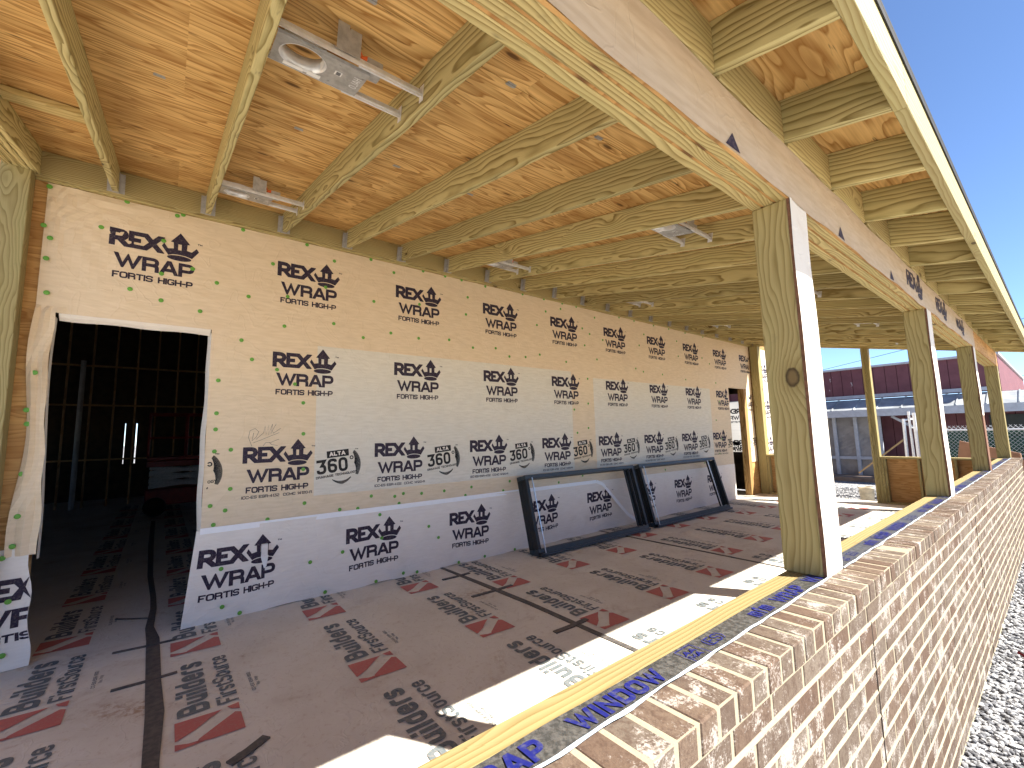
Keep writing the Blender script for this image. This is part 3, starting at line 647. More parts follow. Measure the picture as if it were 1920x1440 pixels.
# seam tape with its loose end
def seam(b):
    b.grid(fr(.30, 5.30, .12), [.722, .772], lambda y, z: (.009+disp(y, z)+.001*sin(y*40), y-.01*(z-.72), z), 0)
    P = [(.014,5.30,.747),(.03,5.42,.70),(.05,5.60,.52),(.075,5.78,.33),(.10,5.93,.18),(.13,6.10,.08),(.16,6.35,.035),(.16,6.55,.05)]
    for (a, c) in zip(P, P[1:]):
        d = (Vector(c)-Vector(a)).normalized(); n = Vector((.0, -d.z, d.y))*.026
        b.quad(Vector(a)+n, Vector(a)-n, Vector(c)-n, Vector(c)+n)
    for k, (y, z, w) in enumerate(((6.30,.02,.1),(6.42,.10,.12),(6.5,.22,.10))):
        b.quad((.05,y,z),(.12,y+.06,z),(.10,y+.10,z+w),(.03,y+.02,z+w*1.2))
one('seam_tape', TAPE, seam, house)
NAILS = [(-.76,3.44),(-.32,3.47),(.01,3.45),(.05,3.47),(.5,3.46),(1.06,3.46),(1.72,3.46),(-.77,3.13),(-.73,3.04),(-.74,2.88),(-.72,2.62),(-.46,3.21),(-.07,3.2),(.14,3.0),(-.07,2.91),(-.26,2.74),(-.06,2.68),(.21,2.63),(.32,2.91),(.57,2.83),(.76,3.19),(1.33,3.35),(1.25,3.05),(.9,2.89),(.88,2.59),(1.34,2.68),(.53,2.41),(1.65,2.57),(.62,2.24),(.83,2.16),(.99,2.03),(.37,2.03),(1.07,1.85),(.37,1.74),(.37,1.6),(.37,1.41),(.49,1.42),(1.08,1.55),(1.09,1.21),(.5,1.08),(1.11,.89),(.36,.95),(.47,.9),(.39,.79),(.8,.78),(1.44,.79),(1.62,.78),(1.85,.69),(2.07,.78),(2.02,.86),(1.76,.89),(2.12,.88),(2.34,.86),(2.63,.86),(2.92,.78),(3.01,.87),(3.5,.78),(3.61,.89),(2.42,.49),(2.54,.35),(1.87,.45),(1.47,.38),(1.17,.34),(.46,.42),(.48,.11),(.61,.03),(1.31,.04),(1.81,.03),(2.11,.05),(2.27,.03),(2.8,.03),(3.17,.03),(3.64,.03),(-.74,2.02),(-.76,1.75),(-.75,1.65),(-.75,1.3),(-.75,1.01),(-.76,.81),(-.8,.74),(-.75,.45),(-.75,.11),(1.99,3.37),(2.36,3.47),(2.66,3.47),(2.9,3.47),(3.27,3.46),(1.76,2.99),(2.99,3.26),(2.31,3.05),(2.96,3.03),(1.96,2.66),(2.3,2.64),(2.71,2.67),(3.06,2.61),(3.42,2.64),(3.65,2.55),(3.94,2.57),(4.21,2.63),(4.74,2.57)]
NAILS2 = [(5.45,2.67),(3.91,3.47),(4.32,3.47),(4.7,3.47),(4.35,3.29),(4.66,3.38),(5.13,3.14),(5.3,3.07),(5.17,2.87),(4.17,3.06),(5.21,2.34),(5.2,1.95),(5.18,1.57),(4.93,1.5),(4.88,1.85),(6.48,2.6),(6.7,2.56),(7.86,3.25),(7.88,2.95),(6.62,3.03),(6.78,3.25),(5.62,3.01),(5.01,3.47),(5.44,3.36),(6.08,3.46),(6.5,3.46),(7.1,3.46),(7.6,3.46),(8.2,3.46),(8.9,3.46),(7.3,2.55),(8.1,2.5),(9.1,2.9),(9.3,2.5),(9.4,2.1),(9.2,1.7),(9.4,1.3),(9.25,1.0),(8.8,3.0),(4.5,.8),(5.0,.86),(7.2,.8),(8.6,.84)]
def nail_geo(b, c=(0,0,0)):
    c = Vector(c); n = 10
    ring = lambda r, x: [c+Vector((x, r*cos(2*pi*k/n), r*sin(2*pi*k/n))) for k in range(n)]
    V = ring(.018, 0)+ring(.0165, .003)+ring(.005, .0045); F = []
    for i in (0, 1):
        for k in range(n): F.append([i*n+k, i*n+(k+1) % n, (i+1)*n+(k+1) % n, (i+1)*n+k])
    F.append(list(range(2*n, 3*n))); b.add(V, F)
nail = one('cap_nail', NAIL, nail_geo, house)
for i, (y, z) in enumerate(NAILS):
    x = disp(y, z)+.003 if z > .76 else .016+.02*max(0, .75-z)/.75
    if y < -.7: x += .014
    o = nail if i == 0 else copy_part(nail, house)
    o.location = (x, y, z); o.rotation_euler = (random.random()*6, 0, 0)
rest = MB()
for y, z in NAILS2: nail_geo(rest, (disp(y, z)+.003 if z > .76 else .02, y, z))
o = rest.build('cap_nails', NAIL, house); o['kind'] = 'stuff'
# small bracket poking out of the lower wrap
tb = tag(empty('outlet_bracket', (.02, .775, .49)), 'small metal bracket with white flap poking through the lower wrap near the door', 'bracket')
one('plate', GALV, lambda b: (b.box(0, .03, -.02, .03, -.03, .085), b.box(.03, .034, -.012, .022, -.02, .07)), tb, .002)
one('flap', PAPERW, lambda b: b.add([(.03,-.025,-.02),(.03,.035,-.015),(.05,.02,-.10),(.045,.002,-.12),(.022,-.025,-.02),(.022,.035,-.015),(.042,.02,-.10),(.037,.002,-.12)], [[0,1,2,3],[7,6,5,4],[0,4,5,1],[1,5,6,2],[2,6,7,3],[3,7,4,0]]), tb)

# interior partition, lift
part = tag(empty('stud_partition', (-10.2, 0, 0)), 'bare stud partition with blocking inside the dark room', 'partition')
stud_ref = None
for i, y in enumerate([-2.6,-2.2,-1.84,-1.40,-.97,-.56,-.15,.27,.68,1.09,1.2,1.5,1.9,2.3,2.7]):
    if stud_ref is None: stud_ref = one('stud', STUDW, lambda b: b.box(-.045, .045, -.019, .019, 0, 4.6), part); o = stud_ref
    else: o = copy_part(stud_ref, part)
    o.location = (0, y, 0)
for z in (3.42, 2.45, 1.12): one('blocking', STUDW, lambda b: b.box(-.05, .05, -2.7, 2.8, z-.02, z+.02), part)
tag(one('vent_pipe', mat_simple('white_pvc', (.6,.6,.58), .4), lambda b: b.tube([(-9.9,-1.54,0),(-9.9,-1.54,3.5)], .05, 12), None), 'pale vertical pipe standing before the stud partition in the dark room', 'pipe')
lift = tag(empty('scissor_lift', (-7.6, .35, 0)), 'red scissor lift parked inside the dark room beyond the doorway', 'lift')
REDM = mat_simple('lift_red', (.32,.03,.025), .4, 0, .25, 10); RUB = mat_simple('tyre_rubber', (.02,.02,.02), .8)
one('chassis', REDM, lambda b: b.box(-.4,.4,-.55,.75,.22,.55), lift, .02)
one('platform', REDM, lambda b: (b.box(-.38,.38,-.55,.75,1.0,1.12), b.box(-.38,.38,-.55,.75,1.13,1.2)), lift, .01)
def rails(b):
    for z in (1.6, 2.1):
        for x in (-.37,.37): b.tube([(x,-.54,z),(x,.74,z)], .02)
        for y in (-.54,.74): b.tube([(-.37,y,z),(.37,y,z)], .02)
    for x in (-.37,.37):
        for y in (-.54,.1,.74): b.tube([(x,y,1.2),(x,y,2.1)], .02)
one('guard_rail', REDM, rails, lift)
def arms(b):
    for x in (-.3,.3):
        for k in range(3):
            z = .58+.14*k; b.bar((x,-.5,z),(x,.7,z+.12),.04,.06); b.bar((x+.05,.7,z),(x+.05,-.5,z+.12),.04,.06)
one('scissor_arms', GALVD, arms, lift)
for x in (-.4,.4):
    for y in (-.38,.58):
        one('wheel', RUB, lambda b: b.tube([(x-.06,y,.19),(x+.06,y,.19)], .19, 20), lift)

# ------------------------------------------------------------------ porch roof (local frame: x runs down the slope, z = 0 at the joists' lower edges)
AL = math.atan(SL); CA = cos(AL)
RM = Matrix.Translation((0, 0, H)) @ Matrix.Rotation(AL, 4, 'Y'); RI = RM.inverted()
roof = tag(empty('porch_roof', (0, 0, H), (0, AL, 0)), 'porch roof of treated pine joists under bare plywood decking', 'roof')
def wl(o):   # geometry written in world coordinates, parented to the tilted roof
    o.matrix_parent_inverse = RI; return o
LJ = (XE-.058)/CA
def joist_geo(b):
    n = 24; xs = [.06/CA+ (LJ)*i/n for i in range(n+1)]
    V = []
    for x in xs:
        e = .0012*sin(x*3.1); V += [(x, e, 0), (x, .038+e, 0), (x, .038+e, .184), (x, e, .184)]
    for q in (-1, -2): V[q] = (V[q][0]-.0375, V[q][1], V[q][2])
    F = [[i*4+k, i*4+(k+1) % 4, (i+1)*4+(k+1) % 4, (i+1)*4+k] for i in range(n) for k in range(4)]
    F += [[3,2,1,0], [n*4, n*4+1, n*4+2, n*4+3]]; b.add(V, F)
j0 = one('joist', JOIST, joist_geo, roof, .0025)
for k in range(0, 20):
    o = j0 if k == 0 else copy_part(j0, roof)
    o.location = (0, jy(k)-(.004 if k == 19 else 0), random.uniform(-.002, .002))
eb = one('edge_beam', JOIST, joist_geo, roof, .0025); eb.location = (0, -.97, 0)
for dy in (.042, .084, .126): o = copy_part(eb, roof, (0, -.97+dy, -.0015 if dy == .084 else 0))
LT = (4.333-.0368)/CA
def deck(b):
    xs = [.02, .74/CA, 1.96/CA, 3.18/CA, LT]
    for i in range(4):
        off = 1.22 if i % 2 else 0; y = -1.0-off
        while y < YB+.02:
            a, c = max(y, -1.0), min(y+2.44, YB+.02)
            if c > a: b.box(xs[i]+.0022, xs[i+1]-.0022, a+.0018, c-.0018, .1852, .2002)
            y += 2.44
one('roof_deck', DECK, deck, roof)
one('underlayment', ROOFB, lambda b: (b.box(-.02, LT+.050, -1.02, YB+.04, .2025, .209), b.box(LT+.045, LT+.0498, -1.02, YB+.04, .186, .2024)), roof)
def clip_geo(b): b.box(-.014, .014, -.022, .022, .1825, .1845); b.box(-.005, .005, -.024, .024, .179, .1824)
clip0 = None
for xc in (1.96/CA, 3.18/CA):
    for k in range(0, 19):
        y = jy(k)+.038+S/2-.02+random.uniform(-.02, .02)
        if clip0 is None: clip0 = one('panel_clip', GALVD, clip_geo, roof); o = clip0
        else: o = copy_part(clip0, roof)
        o.location = (xc, y, 0)
def hanger_geo(b):
    b.box(.062, .115, -.0035, -.001, .0, .155); b.box(.062, .115, .0395, .042, .0, .155); b.box(.062, .115, -.0035, .042, -.004, -.0015)
    b.box(.0600, .0625, -.035, -.003, .0, .155); b.box(.0600, .0625, .041, .073, .0, .155)
h0 = one('joist_hanger', GALVD, hanger_geo, roof)
for k in range(0, 20):
    o = h0 if k == 0 else copy_part(h0, roof)
    o.location = (0, jy(k), 0)
wl(one('ledger', BEAMW, lambda b: b.box(.019, .057, -.985, YB, H-.012-.005, H+.178), roof, .002))
wl(one('nailer', BEAMW, lambda b: b.box(.001, .018, -.985, YB, 3.478, H+.178), roof))
for i, (a, c) in enumerate(((-1.0, 2.075), (2.078, 6.5), (6.503, YB+.02))):
    wl(one('fascia_board', FASCIA, lambda b: b.box(XE+.002, XE+.042, a, c, 2.653, 2.852), roof, .002))
bl = None
for k in range(0, 19):
    ya = jy(k)+.039; 
    if bl is None: bl = one('blocking', BEAMW, lambda b: b.box(3.952, 3.990, 0, S-.040, 2.712, 2.895), roof, .002); o = bl
    else: o = copy_part(bl, roof)
    o.matrix_parent_inverse = RI; o.location = (random.uniform(-.003, .003), ya, 0)
wl(one('cross_block', mat_wood('block_pine', 'y', (.60,.48,.22), (.40,.29,.10)), lambda b: b.add([(1.06,-.80,3.448),(1.06,-.405,3.448),(1.20,-.405,3.42),(1.20,-.80,3.42),(1.06,-.80,3.484),(1.06,-.405,3.484),(1.20,-.405,3.456),(1.20,-.80,3.456)], [[0,3,2,1],[4,5,6,7],[0,1,5,4],[1,2,6,5],[2,3,7,6],[3,0,4,7]]), roof))

# ------------------------------------------------------------------ porch beam
beam = tag(empty('porch_beam', (3.9, 5, ZB)), 'long triple ply porch beam with wrapped outer face over the porch posts', 'beam')
def bx(name, mats, fn, par, bevel=0):
    o = one(name, mats, fn, par, bevel); o.matrix_parent_inverse = Matrix.Translation(par.location).inverted(); return o
for x0 in (3.828, 3.8785, 3.929):
    bx('ply', BEAMW, lambda b: b.box(x0, x0+.038, YA+.04, YB, ZB+random.uniform(-.002,.002), 2.712), beam, .003)
for x0 in (3.8665, 3.917): bx('spacer', SHEATH, lambda b: b.box(x0, x0+.0115, YA+.05, YB-.01, ZB+.006, 2.70), beam)
bx('sheathing', SHEATH, lambda b: b.box(3.9685, 3.9795, YA+.04, YB, ZB-.002, 2.708), beam)
def bwrap(b):
    yend = 8.2
    def P(y, z):
        e = .006*sin(y*5)+.004*sin(y*13) if z < ZB+.02 else (.006*sin(y*7) if z > 2.69 else 0)
        return (3.9815+.0015*sin(y*4+z*20)+(.004 if z > 2.7 else 0), y, z+e)
    b.grid(fr(YA+.04, yend, .08), [ZB-.004, 2.55, 2.63, 2.705], P, 0)
    T = lambda y0, z0: (lambda u, v, h: tuple(Vector(P(y0+u, z0+v))+Vector((h, 0, 0))))
    for y0 in (4.316, 5.52, 6.73): put(b, clip_below(REXA, -.205), T(y0, 2.69), .0018, 1)
    for y0 in (-.13, 1.08, 2.29, 3.36): # only the peaks of the next row show
        for p in ([(.400,.0),(.452,.066),(.508,.0)],): put(b, poly(*[(q[0], q[1]) for q in p]), T(y0, ZB+.004), .0018, 1)
bx('house_wrap', [mat_wrap('beam_wrap', (.48,.375,.27), (.42,.32,.22)), INK], bwrap, beam)

# ------------------------------------------------------------------ posts
def post(name, x0, x1, y0, y1, z0, z1, label, group, wrapz=None, sheath_=True, wood=None):
    r = tag(empty(name, (x0, y0, z0)), label, 'post', group)
    def f(b):
        n = 10; zs = [(z1-z0)*i/n for i in range(n+1)]
        V = []
        for z in zs: V += [(0,0,z),(x1-x0,0,z),(x1-x0,y1-y0,z),(0,y1-y0,z)]
        b.add(V, [[i*4+k, i*4+(k+1) % 4, (i+1)*4+(k+1) % 4, (i+1)*4+k] for i in range(n) for k in range(4)]+[[3,2,1,0],[n*4,n*4+1,n*4+2,n*4+3]])
    one('timber', wood or POSTW, f, r, .004)
    X = x1-x0; Y = y1-y0; HH = z1-z0
    if sheath_:
        one('side_board', mat_simple('board_edge', (.20,.10,.06), .8, 0, .4, 40), lambda b: b.box(X+.0005, X+.0115, .001, Y-.001, .0, HH), r)
    if wrapz:
        def w(b): b.grid(fr(-.003, Y+.003, .02), fr(wrapz[0]-z0, wrapz[1]-z0, .05), lambda y, z: (X+.0135+.0015*sin(z*9+y*30), y+.0025*sin(z*13), z), 0)
        one('wrap_strip', WRAPS, w, r)
    return r
PG = 'porch posts on the brick wall'
post('porch_post', XI, XS, PY[1], PY[1]+PD, ZS, ZB, 'nearest and largest timber post with a big knot and white wrapped sunny side', PG, (ZS, ZB), True, POSTK)
post('porch_post', XI, XS, PY[2], PY[2]+PD, ZS, ZB, 'second porch post from the camera, standing beyond the big knotted one', PG, (ZS, ZB))
post('porch_post', XI, XS, PY[3], PY[3]+PD, ZS, ZB, 'third porch post from the camera, next before the corner post', PG, (1.6, ZB))
post('porch_post', XI, WO, PY[4], PY[4]+PD, ZS, ZB, 'farthest corner porch post where the brick wall ends', PG, None, False)
post('porch_post', XI, XS, PY[0], PY[0]+PD, ZS, ZB, 'porch post outside the photo whose shadow crosses the floor', PG, (ZS, ZB))
post('wall_post', .012, .152, -.985, -.835, 0, 3.505, 'timber post against the wrapped wall at the left edge of the photo', 'timber posts standing on the porch floor', None, False)
def rt(x): return H-SL*x
post('wall_post', .02, .20, 11.04, 11.22, 0, rt(.11)-.005, 'timber post in the far corner where the wrapped wall ends', 'timber posts standing on the porch floor', None, False)
ep = tag(empty('end_post', (2.155, 11.04, 0)), 'built-up post of several studs at the far open end beside the gap', 'post', 'timber posts standing on the porch floor')
for dx in (0, .040, .080): one('stud', POSTW, lambda b: b.box(dx, dx+.0385, 0, .14+(.003 if dx == .04 else 0), 0, rt(2.2)-.012), ep, .003)
one('stud', POSTW, lambda b: b.box(.1215, .160, .002, .14, 0, .9), ep, .003)
g2 = tag(empty('end_post', (1.10, 11.04, 0)), 'doubled stud ending the low far wall on the other side of the gap', 'post', 'timber posts standing on the porch floor')
one('stud', POSTW, lambda b: b.box(0, .0385, 0, .14, 0, rt(1.12)-.012), g2, .003); one('stud', POSTW, lambda b: b.box(-.04, -.0015, 0, .139, 0, .9), g2, .003)
# far knee walls
def knee(x0, x1, label):
    r = tag(empty('knee_wall', (x0, 11.04, 0)), label, 'low wall', 'low framed walls at the far end'); W = x1-x0
    one('top_plate', SILLW if False else BEAMW, lambda b: b.box(-.005, W, -.012, .15, .865, .903), r, .003)
    one('bottom_plate', BEAMW, lambda b: b.box(0, W, 0, .14, 0, .038), r, .003)
    one('panel', KNEEPLY, lambda b: b.box(0, W, .128, .140, .0385, .8645), r)
    n = max(2, int(W/.40)+1)
    for i in range(n):
        x = W*i/(n-1)-.038*i/(n-1); one('stud', POSTW, lambda b: b.box(x, x+.038, .01, .127, .039, .864), r, .003)
knee(.205, 1.058, 'low framed wall with plywood panel by the far corner of the wrapped wall')
knee(2.318, 3.825, 'low framed wall with plywood panels between the built-up post and the corner post')

# ------------------------------------------------------------------ brick wall and sill
bw = tag(empty('brick_wall', (4.03, 5, -.26)), 'long low tan and brown brick wall topped with a rowlock course', 'brick wall')
def capb(b):
    y = -1.05
    while y < 11.27:
        b.cur = random.uniform(.01, 1); j = random.uniform(-.0018, .0018); w = .0695+random.uniform(-.002, .002)
        b.box(3.978+random.uniform(-.001,.002), 4.100+j, y, y+w, .851, .9165+j)
        y += .0800
cb = bx('cap_course', BRICK, capb, bw, .004)
BEDS = [.851-.081]
while BEDS[-1] > -.3: BEDS.append(BEDS[-1]-.0787)
def faceb(b):
    z1 = .850; off = 0
    for i, z in enumerate(BEDS):
        y = -1.05-(.1035 if i % 2 else 0)
        z0 = z+.010
        while y < 11.27:
            b.cur = random.uniform(.01, 1); j = random.uniform(-.0015, .0015)
            ya, yb = max(y, -1.05), min(y+.197, 11.27)
            if yb-ya > .03: b.box(4.03, 4.0885+j, ya, yb, max(z0, -.29)+random.uniform(-.0006,.0006), z1+random.uniform(-.0006,.0006))
            y += .207
        z1 = z-.0005
bx('face_courses', BRICK, faceb, bw, .0035)
def mort(b):
    for zz in BEDS[:-1]:
        n = 300
        b.grid(fr(-1.05, 11.27, .035), [-.0065, .0, .0125], lambda y, u, zz=zz: (4.0880+(.0022 if u == 0 else -.002)+.0016*mnoise.noise((y*13, zz*9, u*50)), y, zz+u+.0016*mnoise.noise((y*17, zz*31, 2))), 0)
    b.box(4.00, 4.0868, -1.04, 11.26, -.30, .848); b.box(3.981, 4.0978, -1.04, 11.26, .8485, .9148)
bx('mortar', MORTAR, mort, bw)
CJ = mat_simple('dark_joint', (.06,.045,.035), .9)  # dark brown tone of the control joints
for y in (2.092, 5.06, 8.03): bx('control_joint', CJ, lambda b: b.box(4.075, 4.0905, y-.0022, y+.0022, -.29, .775), bw)
tag(one('knee_framing', KNEEPLY, lambda b: b.box(3.836, 3.974, -1.0, 11.03, .002, .873)), 'plywood framing behind the brick wall under the sill board', 'low wall')
sill = tag(empty('sill_board', (3.905, 5, .895)), 'yellow pine sill board with printed foil flashing along the brick wall top', 'sill')
for a, c in ((-1.0, 2.15), (2.153, 5.2), (5.203, 8.1), (8.103, 11.035)):
    bx('board', SILLW, lambda b: b.box(3.833, 3.9755, a, c, .8745, .913), sill, .003)
def flash(b):
    def P(y, u):   # u 0..1 across
        w = .004*mnoise.noise((y*2.1, 3, 1)); lift = .0015+.003*max(0, mnoise.noise((y*4, u*3, 7)))
        x = 3.9035+w+u*(.0745-w); z = .9145+lift
        if u > .93: x += .008+.003*mnoise.noise((y*11, 5, 1)); z += .003+.005*max(0, mnoise.noise((y*9, 1, 1)))
        return (x, y, z)
    for (a, c) in ((-1.0, 2.03), (2.228, 4.98), (5.178, 7.95), (8.145, 11.03)):
        b.grid(fr(a, c, .03), [0, .25, .5, .75, .93, 1.0], P, 0)
        b.grid(fr(a, c, .03), [0, .12], lambda y, u: (P(y, 1)[0]-.004+(u/.12)*max(.002, .006+.010*mnoise.noise((y*7, 2, 9))), y, P(y, 1)[2]+.0035-.002*u/.12), 3)
    def T(y0, v0): return lambda u, v, h: (lambda q: (q[0], q[1], q[2]+h))(P(y0+u, max(0, min(1, v0-v/.0745))))
    y = -.6
    while y < 10.6:
        if not any(p-.36 < y < p+.2 for p in ()):
            put(b, text2d('WINDOW', SQ, .052, .30, .0125, .10), T(y, .90), .0020, 1)
            put(b, text2d('mfm', LC, .050, .12, .010, .15), T(y+.80, .85), .0020, 1)
            put(b, text2d('AA', SQ, .017, .05, .004, .15), T(y+.42, .55), .0020, 1); put(b, text2d('MA', SQ, .017, .05, .004, .15), T(y+.42, .82), .0020, 1)
            put(b, [('s', q) for q in stroke([Vector(p) for p in ((-.01,-.01),(.06,-.01),(.06,.05),(-.01,.05))], .003, True)], T(y+.42, .82), .0022, 1)
            put(b, text2d('(ES)', SQ, .036, .085, .0042, .15), T(y+.52, .75), .0020, 1)
            put(b, text2d('WRAP', SQ, .052, .21, .012, .10), T(y+.98, .90), .0020, 1)
        y += 1.27
FILM = mat_simple('bluish_film', (.70,.80,.92), .25, .0, .6, 14, .5)
bx('flashing_tape', [FLASH, BLUE, TAPE, FILM], flash, sill)

# ------------------------------------------------------------------ recessed light frames between the joists
def ring_plate(b, x0, x1, y0, y1, cx, cy, r, z, n=32):
    V = []; F = []
    for k in range(n):
        a = 2*pi*k/n; dx, dy = cos(a), sin(a)
        t = min(((x1-cx) if dx > 0 else (cx-x0))/max(abs(dx), 1e-6), ((y1-cy) if dy > 0 else (cy-y0))/max(abs(dy), 1e-6))
        V += [(cx+r*dx, cy+r*dy, z), (cx+t*dx, cy+t*dy, z), (cx+r*dx, cy+r*dy, z+.0015), (cx+t*dx, cy+t*dy, z+.0015)]
    for k in range(n):
        a, c = 4*k, 4*((k+1) % n); F += [[a, a+1, c+1, c], [a+2, c+2, c+3, a+3]]
    b.add(V, F)
    for (x, y) in ((x0,y0),(x1,y0),(x1,y1),(x0,y1)):      # square the corners
        ks = sorted(range(n), key=lambda k: (V[4*k+1][0]-x)**2+(V[4*k+1][1]-y)**2)[:2]
        b.add([V[4*ks[0]+1], V[4*ks[1]+1], (x, y, z)], [[0, 1, 2]])
def make_fixture():
    r = empty('light_frame')
    def plate(b):
        ring_plate(b, -.095, .095, .012, .35, 0, .118, .084, .045)
        b.box(-.096,-.094,.012,.35,.045,.058); b.box(.094,.096,.012,.35,.045,.058); b.box(-.094,.094,.348,.35,.046,.058)
        for (x, y) in ((-.07,.23),(.07,.24),(.0,.29),(-.06,.33),(.05,.335)): b.box(x-.004, x+.004, y-.004, y+.004, .0425, .0448)
    one('mounting_plate', GALVD, plate, r)
    def collar(b):
        n = 32; V = []; F = []
        for (rr, z) in ((.086,.0435),(.081,.0435),(.081,.10),(.0835,.10)): V += [(rr*cos(2*pi*k/n), .118+rr*sin(2*pi*k/n), z) for k in range(n)]
        for i in range(3):
            for k in range(n): F.append([i*n+k, i*n+(k+1) % n, (i+1)*n+(k+1) % n, (i+1)*n+k])
        b.add(V, F)
    one('collar', GALV, collar, r, smooth=True)
    def hbar(x):
        def f(b):
            b.box(x-.012, x+.012, .002, .568, .060, .0625); b.box(x-.012, x-.0105, .002, .568, .0628, .088); b.box(x+.0105, x+.012, .002, .568, .045, .0597)
            b.box(x-.014, x+.014, .30, .566, .0535, .0550)
            b.box(x-.018, x+.018, .000, .0018, .03, .10); b.box(x-.018, x+.018, .5685, .570, .03, .10)
        return f
    one('hanger_bar', GALV, hbar(.118), r); one('hanger_bar', GALV, hbar(-.112), r)
    one('junction_box', GALVD, lambda b: (b.box(.030, .100, .335, .40, .064, .115)), r, .002)
    def brk(b):
        for (a, c, z) in ((.205, .249, .172), (.252, .296, .162)):
            b.box(.1325, .1345, a, c, .066, z)
            for i in range(4):
                for yy in (a+.008, c-.012): b.box(.1346, .1352, yy, yy+.005, .085+.018*i, .090+.018*i)
        b.box(.1322, .1350, .2488, .2522, .066, .155)
    one('mounting_bracket', GALVD, brk, r)
    one('maker_mark', GALV, lambda b: put(b, text2d('HALO', SQ, .030, .085, .004, .12), lambda u, v, h: (.045-u, .315+.0-v+.02, .0440-h), .001, 0), r)
    for q in ((-.088,-.066,.06,.135), (-.089,-.062,.15,.20)): one('spec_label', PAPERW, lambda b: b.box(q[0], q[1], q[2], q[3], .0425, .0440), r)
    lab = one('spec_label', PAPERW, lambda b: b.box(.0,.028,.235,.262,.0425,.0440), r); one('spec_label', PAPERW, lambda b: b.box(-.045, .02, .190, .192, .048, .080), r)
    one('barcode', TINY, lambda b: [b.box(.004+.004*i, .006+.004*i, .240, .257, .0415, .0422) for i in range(6)], lab)
    one('wire_nut', ORANGE, lambda b: (b.tube([(.09,.31,.10),(.085,.34,.11)], [.008,.013], 8), b.tube([(.06,.27,.11),(.10,.30,.125),(.095,.32,.10)], .004, 6)), r)
    return r
fx0 = make_fixture()
FX = [(2.885, 1, 'metal recessed light frame nearest the camera with a big round hole'), (.80, 1, 'metal light frame near the wall between the first joists at left'), (2.92, 5, 'metal light frame left of the nearest post above the open floor'),
      (.80, 5, 'metal light frame near the wall above the third wall print'), (.80, 9, 'metal light frame near the wall halfway along the porch'), (.80, 13, 'farthest metal light frame visible along the wall'),
      (2.92, 9, 'metal light frame mostly hidden behind the nearest post'), (2.92, 13, 'metal light frame between the nearest post and the second post'), (2.92, 17, 'farthest metal light frame glimpsed at the second post')]
for i, (x, k, lb) in enumerate(FX):
    if i == 0: o = fx0
    else:
        o = fx0.copy(); COL.objects.link(o)
        for ch in list(fx0.children):
            c = copy_part(ch, o)
            for g in ch.children: copy_part(g, c)
    tag(o, lb, 'light fixture', 'recessed light frames between the joists')
    P = RM @ Vector((x/CA, jy(k)+.039, .0)); o.location = P; o.rotation_euler = (0, AL, 0)

# ------------------------------------------------------------------ leaning window frames
def wframe(loc, rz, lean, L, hh, label, flip):
    r = tag(empty('window_frame', loc, (0, -lean, rz)), label, 'window frame', 'dark window frames leaning on the wall')
    d = .18
    def member(a0, a1, b0, b1):
        def f(b):
            b.box(-d, -.100, a0, a1, b0, b1)
            i0 = a0+(.012 if a0 == 0 else 0); 
            b.box(-.0995, -.040, a0+.004, a1-.004, b0+.004, b1-.004)
            b.box(-.0395, 0, a0, a1, b0, b1)
        return f
    f = .052
    one('sill', FRAMEM, member(0, L, 0, .085), r, .004); one('head', FRAMEM, member(0, L, hh-f, hh), r, .004)
    one('jamb', FRAMEK, member(.0, f, .0855, hh-f-.0005), r, .004); one('jamb', FRAMEK, member(L-f, L, .0855, hh-f-.0005), r, .004)
    one('sill_lip', FRAMEM, lambda b: b.box(.0005, .05, .05, L-.03, .004, .03), r, .003)
    one('track_bar', SILVER, lambda b: b.box(.004, .014, .10, .110, .03, hh-.04), r)
    xs = (L-.24, L-.14) if not flip else (L-.28,)
    for y in xs: one('track_bar', FRAMEK if not flip else SILVER, lambda b: b.box(-.02, -.006, y, y+.012, .05, hh-.05), r)
    one('end_cap', FRAMEK, lambda b: b.box(-.03, .048, .0, .045, -.0, .05), r, .003)
wframe((.455, 3.69, .004), radians(-1.2), radians(14.5), 2.22, 1.00, 'nearer dark grey window frame leaning on the wrapped wall', False)
wframe((.48, 6.10, .004), radians(-.6), radians(15.0), 2.42, 1.00, 'farther dark grey window frame leaning on the wall towards the far door', True)

# ------------------------------------------------------------------ beyond the porch
def mat_red():
    t = NT('red_board_siding', .7, .2); o = t.obj(); X = t.sep(o)
    s = t.math('ADD', X[0], X[1]); f = t.math('FRACT', t.math('DIVIDE', s, .305)); g = t.math('LESS_THAN', t.math('ABSOLUTE', t.math('SUBTRACT', f, .5)), .03)
    c = t.mix(t.smooth(t.noise(o, 3, 4, .6), .3, .7), (.19,.078,.09), (.15,.06,.072))
    chip = t.smooth(t.noise(t.xyz(X[0], X[1], t.math('MULTIPLY', X[2], .5)), 3.6, 5, .7), .66, .70); c = t.mix(t.math('MULTIPLY', chip, t.attr()), c, (.55,.53,.52))
    c = t.mix(g, c, (.06,.018,.022)); t.color(c); return t.mat
REDS = mat_red(); TRIM = mat_simple('pale_trim', (.50,.52,.58), .6, 0, .15); PLAST = mat_simple('grey_plastic_sheet', (.34,.32,.32), .3, 0, .25, 3, .5, .4)
bld = tag(empty('red_building', (-8, 19, -.26)), 'old dark red board sided building with parapet and metal awning across the yard', 'building')
def bb(n, m, f, bev=0): return bx(n, m, f, bld, bev)
def upper(b):
    b.cur = .0; b.box(-26, 3.40, 19.0, 19.2, 2.45, 3.50); b.cur = .9; b.box(3.401, 3.55, 19.05, 32, 2.25, 3.5)
    b.cur = .75; b.box(-.85, .35, 18.992, 18.999, 2.62, 3.3)
bb('parapet', REDS, upper)
